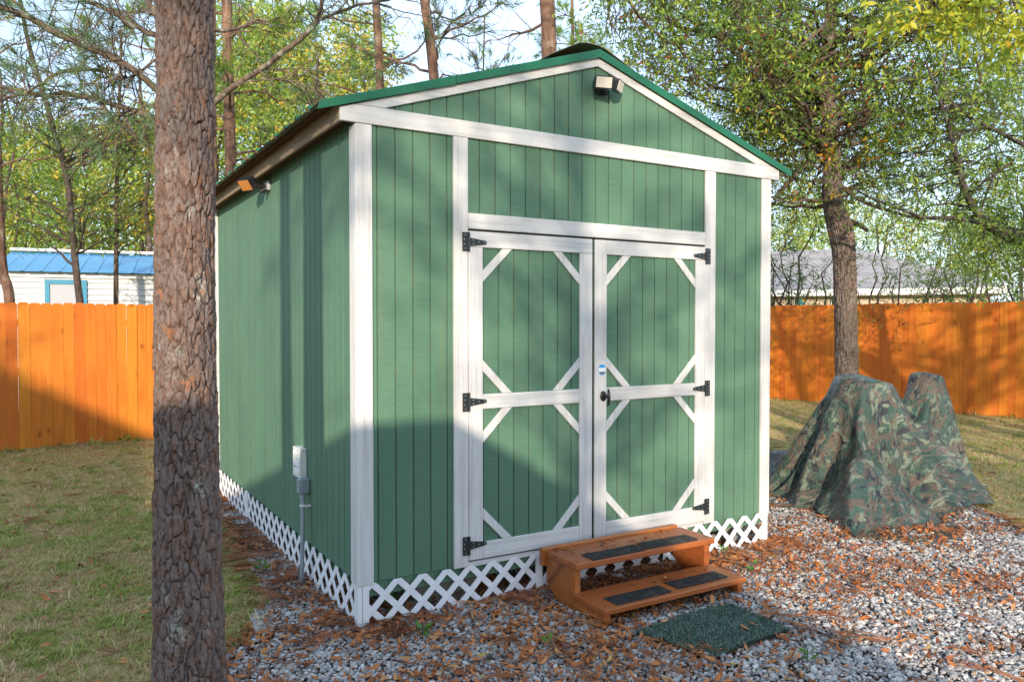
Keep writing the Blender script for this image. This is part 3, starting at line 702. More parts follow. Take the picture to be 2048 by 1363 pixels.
def tread_mat(x, y, z, rz, label):
    mb = MB()
    L, Wd = 0.385, 0.115
    n = 26; pts = []
    for i in range(n): pts.append((-L/2 + L * i / (n - 1), -Wd/2 + 0.0035 * (i % 2)))
    for i in range(8): pts.append((L/2 + 0.0035 * (i % 2), -Wd/2 + Wd * (i + .5) / 8))
    for i in range(n): pts.append((L/2 - L * i / (n - 1), Wd/2 + 0.0035 * (i % 2)))
    for i in range(8): pts.append((-L/2 - 0.0035 * (i % 2), Wd/2 - Wd * (i + .5) / 8))
    mb.prism(pts, 'z', 0.0, 0.007)
    root = mb.build('tread_mat', M['rubber']); root.location = (x, y, z); root.rotation_euler = (0, 0, rz)
    nub = MB()
    for i in range(19):
        for j in range(6):
            cx = -L/2 + 0.018 + i * (L - 0.036) / 18; cy = -Wd/2 + 0.012 + j * (Wd - 0.024) / 5
            s = 0.0065
            k = len(nub.v); d = ((i + j) % 2) * 1.5708 + 0.785
            a, b = s * 1.25, s * 0.45
            q = [(-a, -b), (a, -b), (a, b), (-a, b)]
            q = [(cx + u * math.cos(d) - v * math.sin(d), cy + u * math.sin(d) + v * math.cos(d)) for u, v in q]
            nub.prism(q, 'z', 0.0068, 0.0095)
    nb = link('tread_pattern', nub.mesh('tread_pattern', M['rubber'])); nb.parent = root
    tag(root, label, 'mat', 'rubber tread mats on the wooden steps'); return root
tread_mat(1.425, -0.335, 0.2903, R(0.5), 'black rubber tread mat on the left half of the upper step')
tread_mat(1.835, -0.325, 0.2903, R(-1.0), 'black rubber tread mat on the right half of the upper step')
tread_mat(1.395, -0.580, 0.1213, R(0.5), 'black rubber tread mat on the left half of the lower step')
tread_mat(1.850, -0.560, 0.1213, R(0.5), 'black rubber tread mat on the right half of the lower step')
# green turf doormat
MA = []
for px_, py_ in ((1273, 1262), (1425, 1312), (1579, 1257), (1453, 1199)):
    r_ = at(px_, py_, 1.0) - CAM; MA.append((CAM + (0.048 - CAM[2]) / r_[2] * r_)[:2])
dm = empty('doormat', (1.66, -0.9, 0.02), 'dark green artificial turf doormat on gravel before the steps', 'doormat')
N = 22; V = []; F = []
def mat_pt(u, v):
    p = (1-u)*(1-v)*MA[0] + (1-u)*v*MA[1] + u*v*MA[2] + u*(1-v)*MA[3]
    z = 0.044 + 0.010 * math.sin(5*u + 2*v) * math.sin(4*v + 1) + 0.006 * noise.noise((u*6, v*6, 1.3))
    p = p + 0.012 * np.array([noise.noise((u*5, v*5, 7.7)), noise.noise((u*5, v*5, 3.1))])
    return (p[0], p[1], z)
for j in range(N):
    for i in range(N): V.append(mat_pt(i/(N-1), j/(N-1)))
for j in range(N-1):
    for i in range(N-1): q = (j*N+i, j*N+i+1, (j+1)*N+i+1, (j+1)*N+i); F.append(q[::-1])
t = NT('doormat_backing'); M['mat_back'] = t.fin((0.010, 0.022, 0.016), 0.9)
me = bpy.data.meshes.new('backing'); me.from_pydata(V, [], F); me.update(); o = link('backing', me, dm, M['mat_back']); sm = o.modifiers.new('s', 'SOLIDIFY'); sm.thickness = 0.012; sm.offset = -1
t = NT('doormat_pile'); c = t.ramp(t.attr('tone'), [(0.0, (0.018, 0.050, 0.032)), (0.6, (0.055, 0.112, 0.078)), (1.0, (0.27, 0.33, 0.26))]); M['mat_pile'] = t.fin(c, 0.5, 0, 0.4)
n = 26000; u = rng.random(n); v = rng.random(n)
B = np.array([mat_pt(a, b) for a, b in zip(u, v)]); ang = rng.uniform(0, 6.28, n); ln = rng.uniform(0.010, 0.017, n)
d = np.stack([np.cos(ang) * 0.8, np.sin(ang) * 0.8, rng.uniform(0.4, 1.0, n)], 1); sd = np.stack([-np.sin(ang), np.cos(ang), np.zeros(n)], 1) * 0.0018
VV = np.stack([B - sd, B + sd, B + d * ln[:, None]], 1).reshape(-1, 3)
link('turf_pile', npmesh('turf_pile', VV, np.arange(3 * n), 3, M['mat_pile'], {'tone': np.repeat(rng.random(n), 3)}), dm)

# ================================================================== TARP: cloth relaxed over two humps (position-based steps)
TNX, TNY = 84, 92
TW_, TH_ = 2.95, 3.35
TA = np.array([5.04, 0.62]); TB = np.array([6.03, 0.60])
def tarp_support(x, y):
    def cone(c, h, rp, rb, sx, ang, pw=1.0):
        dx, dy = x - c[0], y - c[1]; u = dx * math.cos(ang) + dy * math.sin(ang); v = -dx * math.sin(ang) + dy * math.cos(ang); r = np.sqrt((u / sx) ** 2 + v ** 2)
        t = np.clip((r - rp) / (rb - rp), 0, 1); return h * (1 - t) ** pw - 0.028 * np.minimum(r / rp, 1) ** 2
    a = R(-31)
    h = cone(TA + np.array([0.03, 0.0]), 1.11, 0.25, 0.80, 1.0, a, 1.12) + np.clip(-0.16 * ((x - TA[0]) * math.cos(a) + (y - TA[1]) * math.sin(a)), -.06, .05)
    h = np.maximum(h, cone(TB, 1.12, 0.15, 0.46, 1.0, a, 1.15))
    h = np.maximum(h, cone((TA + TB) / 2, 0.72, 0.22, 0.60, 1.3, a, 1.0))
    h = np.maximum(h, cone(np.array([5.45, 1.45]), 0.34, 0.25, 0.8, 1.0, 0.0, 1.0))
    h = np.maximum(h, cone(np.array([4.50, 0.18]), 0.50, 0.05, 0.62, 1.0, 0.0)); h = np.maximum(h, cone(np.array([5.45, 0.16]), 0.52, 0.08, 0.50, 1.0, a))
    return np.maximum(h, 0.0) + 0.012
def relax_tarp():
    ang = R(4.0); u = np.linspace(-TW_ / 2, TW_ / 2, TNX); v = np.linspace(-TH_ / 2, TH_ / 2, TNY); U, V = np.meshgrid(u, v)
    cx, cy = 5.16, 0.88
    X = np.stack([cx + U * math.cos(ang) - V * math.sin(ang), cy + U * math.sin(ang) + V * math.cos(ang), np.full(U.shape, 1.16) + .012 * np.sin(5 * U + 2 * V) + .012 * np.sin(7 * V - 3 * U)], -1)
    cloth_speed = np.zeros_like(X); du, dv = u[1] - u[0], v[1] - v[0]; dg = math.hypot(du, dv)
    def solve(A, B, rest, k):
        d = B - A; L = np.sqrt((d * d).sum(-1, keepdims=True)) + 1e-9; c = d * (0.5 * k * (1 - rest / L)); A += c; B -= c
    dt = 0.022
    for step in range(230):
        cloth_speed[..., 2] -= 9.8 * dt; cloth_speed *= 0.965; O = X.copy(); X += cloth_speed * dt
        for it in range(7):
            for o in (0, 1):
                solve(X[:, o:-1:2], X[:, 1 + o::2][:, :X[:, o:-1:2].shape[1]], du, .95); solve(X[o:-1:2], X[1 + o::2][:X[o:-1:2].shape[0]], dv, .95)
            solve(X[:-1, :-1], X[1:, 1:], dg, .22); solve(X[:-1, 1:], X[1:, :-1], dg, .22)
            solve(X[:, :-3], X[:, 3:], 3 * du, .07); solve(X[:-3], X[3:], 3 * dv, .07)
            H = tarp_support(X[..., 0], X[..., 1]); hit = X[..., 2] < H; X[..., 2] = np.where(hit, H, X[..., 2])
        hit = X[..., 2] < tarp_support(X[..., 0], X[..., 1]) + .004
        X[..., :2] = np.where(hit[..., None], O[..., :2] + (X[..., :2] - O[..., :2]) * 0.55, X[..., :2])
        cloth_speed = (X - O) / dt
    return X
def pleat(X):
    """crisp pleats radiating from the two humps, deepest at the hem"""
    U, V = np.meshgrid(np.linspace(0, TW_, TNX), np.linspace(0, TH_, TNY)); out = X.copy()
    wa = 1 / (1e-3 + np.hypot(X[..., 0] - TA[0], X[..., 1] - TA[1]) ** 3); wb = 0.55 / (1e-3 + np.hypot(X[..., 0] - TB[0], X[..., 1] - TB[1]) ** 3); w = wa / (wa + wb)
    for c, ww, k, ph in ((TA, w, 8.0, 0.55), (TB, 1 - w, 6.0, 1.9)):
        dx, dy = X[..., 0] - c[0], X[..., 1] - c[1]; r = np.hypot(dx, dy) + 1e-6; th = np.arctan2(dy, dx)
        wob = 0.7 * (edge_noise(th * 2 + 20, r * 1.2 + 9, 1.0, 77) - .5) + 0.5 * np.sin(th * 2 + 1.0)
        f = np.abs(np.sin((th * k + ph) / 2 + wob)); fold = 1 - f ** 0.62 * 1.55
        f2 = np.abs(np.sin(th * k * 1.37 + 2.1 + 2 * wob)); fold = fold + 0.28 * (1 - f2 ** 0.7 * 1.5)
        amp = ww * 0.21 * np.clip((r - 0.22) / 0.9, 0, 1) ** 0.9 * (0.55 + 0.9 * edge_noise(th * 3 + 30, r * 0 + 5, 1.0, 78))
        out[..., 0] += dx / r * fold * amp; out[..., 1] += dy / r * fold * amp; out[..., 2] += 0.35 * fold * amp * np.clip(X[..., 2] / .3, 0, 1)
    cr = (edge_noise(U + 9, V + 9, .16, 81) - .5) + .6 * (edge_noise(U * 1.3 + V * .6 + 9, V * .8 + 9, .075, 82) - .5)
    out[..., 2] += 0.030 * cr * np.clip(X[..., 2] / .2, .25, 1); out[..., 1] += 0.024 * cr
    for m_ in (TA, TB):
        d = np.hypot(out[..., 0] - m_[0], out[..., 1] - m_[1]); out[..., 2] += 0.025 * np.exp(-(d / .16) ** 2) * np.sin(9 * U + 5 * V)
    out[..., 2] = np.maximum(out[..., 2], 0.018 + 0.012 * (edge_noise(U + 4, V + 4, .1, 84))); return out
TP = pleat(relax_tarp()).reshape(-1, 3); TN = (TNX, TNY)
def mat_camo():
    t = NT('camouflage_tarp'); uv = t.attr('cu'); vv = t.attr('cv')
    cb = t.node('ShaderNodeCombineXYZ', X=uv, Y=vv); v = cb.outputs[0]
    def layer(sc, seed, thr, soft=0.012, k=1.1):
        mp = t.node('ShaderNodeMapping'); mp.inputs['Location'].default_value = (seed, seed * 1.7, 0); mp.inputs['Scale'].default_value = (1.0, 1.5, 1); t.l.new(v, mp.inputs['Vector'])
        return t.ramp(t.noise(mp.outputs[0], sc * k, 3.5, 0.55, 1.1), [(thr - soft, 0.0), (thr + soft, 1.0)])
    c = t.mix(layer(6.0, 3.1, 0.50), (0.034, 0.068, 0.046), (0.098, 0.070, 0.048))
    c = t.mix(layer(7.0, 9.4, 0.565), c, (0.150, 0.175, 0.118))
    c = t.mix(layer(7.5, 17.2, 0.60), c, (0.016, 0.017, 0.021))
    c = t.mix(layer(9.0, 23.9, 0.645), c, (0.030, 0.085, 0.050))
    wv = t.noise(v, 16, 6, 0.7); cr = t.noise(v, 7, 5, 0.65, 1.5)
    t.bump(t.mix(0.4, cr, wv), 0.9, 0.07)
    return t.fin(c, t.ramp(wv, [(0.3, 0.20), (0.7, 0.42)]), 0, 0.6)
M['camo'] = mat_camo(); M['tarp_back'] = plain('tarp_olive_underside', (0.10, 0.135, 0.095), 0.4, 0, 0.5, 0.12, 8)
nx_, ny_ = TN
ii, jj = np.meshgrid(np.arange(nx_ - 1), np.arange(ny_ - 1)); a = (jj * nx_ + ii).ravel()
F = np.stack([a, a + 1, a + nx_ + 1, a + nx_], 1)
cu = np.tile(np.linspace(0, TW_, nx_), ny_); cv = np.repeat(np.linspace(0, TH_, ny_), nx_)
me = npmesh('camouflage_tarp', TP, F, 4, M['camo'], {'cu': cu, 'cv': cv}, True)
tarp = link('camouflage_tarp', me); tag(tarp, 'camouflage tarpaulin draped over machinery on the gravel beside the shed', 'tarpaulin')
ss = tarp.modifiers.new('s', 'SUBSURF'); ss.levels = 1; ss.render_levels = 1
so = tarp.modifiers.new('t', 'SOLIDIFY'); so.thickness = 0.004; so.offset = -1; so.material_offset = 1; me.materials.append(M['tarp_back'])
G3 = TP.reshape(ny_, nx_, 3)
def grommet(j, i):
    p = Vector(G3[j, i]); n = Vector(np.cross(G3[j, min(i+1, nx_-1)] - G3[j, max(i-1, 0)], G3[min(j+1, ny_-1), i] - G3[max(j-1, 0), i])).normalized()
    if n.z < 0: n = -n
    mb = MB(); k = 14
    Q = n.to_track_quat('Z', 'Y').to_matrix().to_4x4(); Mx = Matrix.Translation(p + n * 0.006) @ Q
    for r_, z_ in ((0.019, 0.0), (0.017, 0.003), (0.010, 0.003), (0.009, 0.0)):
        for s in range(k): mb.v.append(tuple(Mx @ Vector((r_ * math.cos(6.2832*s/k), r_ * math.sin(6.2832*s/k), z_))))
    for rr in range(3):
        for s in range(k): mb.f.append((rr*k+s, rr*k+(s+1) % k, (rr+1)*k+(s+1) % k, (rr+1)*k+s))
    o = mb.build('grommet', M['screw']); o.parent = tarp
for i in range(2, nx_, 20): grommet(1, i); grommet(ny_ - 2, i)
for j in range(22, ny_ - 10, 20): grommet(j, 1); grommet(j, nx_ - 2)

# ================================================================== FENCES
def picket_mesh(w, h):
    c = 0.025
    return MB().prism([(-w/2, -0.1), (w/2, -0.1), (w/2, h - c), (w/2 - c * .8, h), (-w/2 + c * .8, h), (-w/2, h - c)], 'y', -0.009, 0.009).mesh('picket', M['fence'])
def fence(p0, p1, h0, h1, label, name='picket_fence'):
    p0 = Vector((*p0, 0)); p1 = Vector((*p1, 0)); L = (p1 - p0).length; d = (p1 - p0) / L; ang = math.atan2(d.y, d.x)
    root = empty(name, p0, label, 'fence')
    n = int(L / 0.1245); meshes = [picket_mesh(w, h0) for w in (0.1240, 0.1245, 0.1234)]
    nrm = Vector((-d.y, d.x, 0))
    for i in range(n):
        t = (i + 0.5) / n; c = p0 + d * (L * t)
        o = link('picket', meshes[i % 3], root); off = (0.0022 if i % 2 else -0.0022) + random.uniform(-0.0015, 0.0015)
        o.location = c + nrm * off + Vector((0, 0, (h1 - h0) * t + random.uniform(-0.006, 0.006))); o.rotation_euler = (random.uniform(-.003, .003), random.uniform(-.0012, .0012), ang + random.uniform(-.004, .004))
    nrm = Vector((-d.y, d.x, 0))
    for z in (0.35, 1.0, h0 - 0.25):
        mb = MB().box(0, L, 0.0, 0.035, z - 0.045, z + 0.045); o = mb.build('rail', M['fence'], root); o.location = p0 + nrm * 0.016; o.rotation_euler = (0, 0, ang)
    for k in range(int(L / 2.4) + 1):
        mb = MB().box(-0.045, 0.045, 0.0, 0.09, 0.0, h0 - 0.08); o = mb.build('post', M['fence'], root); o.location = p0 + d * min(L - .05, k * 2.4 + .05) + nrm * 0.053; o.rotation_euler = (0, 0, ang)
fence((-3.9, 7.43), (11.62, 9.51), 1.865, 1.90, 'orange stained picket fence along the back of the lawn, left of the shed')
fence((11.60, 9.45), (13.15, 0.2), 1.99, 1.97, 'orange stained picket fence on the right, behind the tarpaulin')

# ================================================================== NEIGHBOURING BUILDINGS
M['lap_white'] = plain('white_lap_siding', (0.50, 0.515, 0.53), 0.5, 0, 0.4, 0.06, 2.0)
M['blue_roof'] = plain('blue_roof_metal', (0.075, 0.27, 0.46), 0.40, 0.0, 0.5, 0.14, 3.0)
M['blue_trim'] = plain('blue_trim_paint', (0.02, 0.21, 0.34), 0.5, 0, 0.4, 0.08, 6.0)
M['door_grey'] = plain('pale_door_panel', (0.36, 0.37, 0.41), 0.5, 0, 0.4, 0.06, 4.0)
M['white_plain'] = plain('white_cap', (0.75, 0.75, 0.74), 0.5, 0, 0.4, 0.04)
def local_building(name, origin, ang, label):
    e = empty(name, origin, label, 'building'); e.rotation_euler = (0, 0, ang); return e
def lpart(root, mb, name, mat, bevel=0.0):
    o = link(name, mb.mesh(name, mat)); o.parent = root
    if bevel: b = o.modifiers.new('b', 'BEVEL'); b.width = bevel; b.segments = 1
    return o
A = at(2, 646, 14.2); A[2] = 0; B = at(330, 646, 15.2); B[2] = 0
ab = B - A; angb = math.atan2(ab[1], ab[0])
bs = local_building('neighbour_shed', A, angb, 'white lap-sided shed with blue metal roof behind the left fence')
BL, BD, BE, BRZ = 5.2, 3.0, 2.56, 3.03
lpart(bs, MB().box(0.03, BL, 0.03, BD, 0, BE - 0.02), 'wall', M['lap_white'])
for k in range(23):
    z = 0.02 + k * 0.112
    if z > BE - 0.05: break
    p = [(0.002, z), (0.028, z + 0.112), (0.029, z + 0.112), (0.029, z)]
    segs = [(0.0, BL)] if z + .1 < 0.2 else [(0.0, 0.70), (1.395, BL)]
    if z > 2.44: segs = [(0.0, BL)]
    for sa, sb in segs: lpart(bs, MB().prism(p, 'x', sa, sb), 'lap_board', M['lap_white'])
# roof: front slope sheet with ribs
V = []; F = []; xs = []; x = -0.12
while x < BL + 0.1:
    for dx, dz in ((0, 0), (0.16, 0), (0.185, 0.013), (0.205, 0.013), (0.23, 0)): xs.append((x + dx, dz))
    x += 0.30
for (x, dz) in xs:
    V += [(x, -0.18, BE + dz), (x, BD / 2, BRZ + dz)]
for i in range(len(xs) - 1): F.append((2*i, 2*i+2, 2*i+3, 2*i+1))
me = bpy.data.meshes.new('roof'); me.from_pydata(V, [], F); o = link('roof', me, None, M['blue_roof']); o.parent = bs; so = o.modifiers.new('s', 'SOLIDIFY'); so.thickness = 0.01
me2 = bpy.data.meshes.new('roof'); me2.from_pydata([(x, BD - y, z) for x, y, z in V], [], [f[::-1] for f in F]); o = link('roof', me2, None, M['blue_roof']); o.parent = bs
lpart(bs, MB().box(-0.13, BL + 0.1, BD/2 - 0.10, BD/2 + 0.10, BRZ + 0.022, BRZ + 0.075), 'ridge_cap', M['white_plain'], 0.01)
lpart(bs, MB().box(-0.10, BL, -0.02, 0.0, BE - 0.10, BE - 0.015), 'fascia_board', M['white_plain'])
lpart(bs, MB().prism([(0.03, BE - 0.03), (BD - .03, BE - 0.03), (BD/2, BRZ - 0.03)], 'x', 0.03, 0.06), 'gable', M['lap_white'])
dd = lpart(bs, MB().box(0.78, 1.315, -0.004, 0.026, 0.1, 2.335), 'door', M['door_grey'], 0.004)
for nm, a in (('door_frame', (0.702, 0.779, -0.022, 0.028, 0.08, 2.42)), ('door_frame', (1.316, 1.393, -0.022, 0.028, 0.08, 2.42)), ('door_frame', (0.7795, 1.3155, -0.022, 0.028, 2.337, 2.42))):
    o = link(nm, MB().box(*a).mesh(nm, M['blue_trim'])); o.parent = dd

# tan house with grey shingle roof behind the right fence
def mat_shingle():
    t = NT('grey_shingle_granules'); n1 = t.noise(t.coord('Object', rand=4.0), 3, 5, 0.6); n2 = t.noise(t.coord('Object'), 160, 2)
    c = t.mix(n1, (0.235, 0.225, 0.23), (0.36, 0.34, 0.335)); c = hsvj(t, c, n2, v=0.35); c = hsvj(t, c, t.rand(), v=0.14); return t.fin(c, 0.9, 0, 0.15)
M['shingle'] = mat_shingle()
M['tan_wall'] = plain('tan_lap_siding', (0.46, 0.36, 0.265), 0.6, 0, 0.3, 0.06, 2.0)
M['fascia_tan'] = plain('tan_fascia', (0.34, 0.25, 0.17), 0.6, 0, 0.3, 0.06, 2.0)
M['glass'] = plain('dark_window_glass', (0.03, 0.045, 0.05), 0.08, 0, 0.6, 0.1)
M['teal'] = plain('teal_sticker', (0.03, 0.24, 0.28), 0.5, 0, 0.4, 0.5, 9); M['yellow'] = plain('yellow_sticker', (0.62, 0.45, 0.03), 0.5)
ER = at(2015, 646, 21.0); ER[2] = 0; EL = at(1380, 646, 24.4); EL[2] = 0
hd = ER - EL; ang_h = math.atan2(hd[1], hd[0])
hs = local_building('neighbour_house', EL, ang_h, 'tan house with grey shingle hip roof behind the right fence')
HL = float(np.hypot(hd[0], hd[1])); HDp = 7.4; HE = 2.60; HR = 4.08
ov = 0.35
lpart(hs, MB().box(ov + 0.02, HL - ov, ov + 0.02, HDp - ov, 0, HE - 0.02), 'wall', M['tan_wall'])
hwx = 0
for k in range(14):
    z = 0.9 + k * 0.125
    if z > HE - 0.1: break
    lpart(hs, MB().prism([(ov - 0.012, z), (ov + 0.018, z + 0.125), (ov + 0.0195, z + 0.125), (ov + 0.0195, z)], 'x', ov, HL - ov), 'lap_board', M['tan_wall'])
RX = HL - HDp / 2
def roof_quad(P, name):
    me = bpy.data.meshes.new(name); me.from_pydata(P, [], [tuple(range(len(P)))]); o = link(name, me, None, M['shingle']); o.parent = hs; return o
front = roof_quad([(-2.0, 0, HE), (HL, 0, HE), (RX, HDp/2, HR), (-2.0, HDp/2, HR)], 'roof_slope')
side_ = roof_quad([(HL, 0, HE), (HL, HDp, HE), (RX, HDp/2, HR)], 'roof_slope')
roof_quad([(HL, HDp, HE), (-2.0, HDp, HE), (-2.0, HDp/2, HR), (RX, HDp/2, HR)], 'roof_slope')
# shingle courses, each a thin lapped strip
nc = 22
for k in range(nc):
    t0, t1 = k / nc, (k + 1) / nc + 0.01; t1 = min(t1, 1)
    y0, y1 = HDp/2 * t0, HDp/2 * t1; z0 = HE + (HR - HE) * t0; z1 = HE + (HR - HE) * t1
    xr0 = HL + (RX - HL) * t0; xr1 = HL + (RX - HL) * t1
    mb = MB(); mb.v = [(-2, y0 - 0.004, z0 + 0.016), (xr0, y0 - 0.004, z0 + 0.016), (xr1, y1, z1 + 0.005), (-2, y1, z1 + 0.005), (-2, y0 - 0.004, z0 + 0.003), (xr0, y0 - 0.004, z0 + 0.003)]; mb.f = [(0, 1, 2, 3), (4, 5, 1, 0)]
    o = link('shingle_course', mb.mesh('shingle_course', M['shingle'])); o.parent = front
lpart(hs, MB().box(-2.0, HL + 0.01, -0.03, -0.003, HE - 0.19, HE - 0.005), 'gutter', M['white_plain'], 0.01)
lpart(hs, MB().box(-2.0, HL - 0.02, 0.0, ov, HE - 0.20, HE - 0.18), 'soffit', M['fascia_tan'])
lpart(hs, MB().box(HL + 0.003, HL + 0.03, 0.0, HDp, HE - 0.19, HE - 0.005), 'gutter', M['white_plain'], 0.01)
def hwin(px0, px1, ztop, zbot, sticker):
    # position along the wall from the surveyed pixel
    def lx(px):
        r_ = at(px, 600, 1.0) - CAM
        n_ = np.array([-hd[1], hd[0]]) / HL; o_ = EL[:2] + n_ * ov
        t_ = ((o_ - CAM[:2]) @ n_) / (r_[:2] @ n_); p = CAM[:2] + t_ * r_[:2]
        return float((p - EL[:2]) @ (hd[:2] / HL))
    a, b = lx(px0), lx(px1)
    w = lpart(hs, MB().box(a, b, ov - 0.045, ov - 0.014, zbot, ztop), 'window', M['white_plain'], 0.004)
    p = link('pane', MB().box(a + 0.03, b - 0.03, ov - 0.050, ov - 0.046, zbot + 0.04, ztop - 0.04).mesh('pane', M['glass'])); p.parent = w
    if sticker:
        s1 = link('sticker', MB().box(a + 0.045, b - 0.045, ov - 0.054, ov - 0.051, ztop - 0.30, ztop - 0.06).mesh('sticker', M['teal'])); s1.parent = w
        s2 = link('sticker', MB().box(b - 0.12, b - 0.045, ov - 0.058, ov - 0.055, ztop - 0.13, ztop - 0.06).mesh('sticker', M['yellow'])); s2.parent = w
        s3 = link('sticker', MB().prism([(a + 0.13, ztop - 0.20), (a + 0.17, ztop - 0.20), (a + 0.20, ztop - 0.08), (a + 0.15, ztop - 0.09)], 'y', ov - 0.0585, ov - 0.0555).mesh('sticker', M['blue_trim'])); s3.parent = w
hwin(1588, 1613, 2.385, 1.2, True)
hwin(1661, 1676, 2.385, 1.2, False)
# unseen buildings added behind the photographer, roofs shaped to cast the yard's shade
gar = empty('garage', (-8.0, -8.0, 0), 'unseen tan hip-roofed garage added behind the photographer to shade the yard', 'building')
gx0, gx1 = -14.0, -2.86; gy0, gy1 = -9.75, -6.25; gz, gr = 2.34, 3.49; ge = -4.49
MB().box(gx0 + .25, gx1 - .25, gy0 + .25, gy1 - .25, 0, gz - .02).build('wall', M['tan_wall'], gar)
me = bpy.data.meshes.new('roof'); me.from_pydata([(gx0, gy0, gz), (gx1, gy0, gz), (gx1, gy1, gz), (gx0, gy1, gz), (gx0 + 1.6, -8, gr), (ge, -8, gr)], [], [(0, 1, 5, 4), (1, 2, 5), (2, 3, 4, 5), (3, 0, 4), (0, 3, 2, 1)]); link('roof', me, gar, M['shingle'])
MB().box(-7.5, -5.0, gy1 - .255, gy1 - .235, 0.05, 2.05).build('garage_door', M['white_plain'], gar, 0.01)
MB().box(-4.3, -3.6, gy1 - .255, gy1 - .235, 1.0, 1.9).build('window', M['glass'], gar, 0.01)
hse = empty('unseen_shade_house', (-15.5, -12, 0), 'unseen two-storey tan house added up-sun to shade the back fence', 'building')  # out of view, added to throw a roof shadow on the back fence
MB().box(-20.5, -12.15, -15.5, -9.0, 0, 5.2).build('wall', M['tan_wall'], hse)
me = bpy.data.meshes.new('roof'); me.from_pydata([(-20.9, -15.9, 5.25), (-11.75, -15.9, 5.25), (-11.75, -8.6, 5.25), (-20.9, -8.6, 5.25), (-17.4, -12.2, 7.6), (-15.4, -12.2, 7.6)], [], [(0, 1, 5, 4), (1, 2, 5), (2, 3, 4, 5), (3, 0, 4), (0, 3, 2, 1)]); link('roof', me, hse, M['shingle'])
for wx in (-19, -16.5, -14):
    for wz in (1.0, 3.6): MB().box(wx, wx + 1.0, -9.0, -8.97, wz, wz + 1.2).build('window', M['glass'], hse, 0.01)

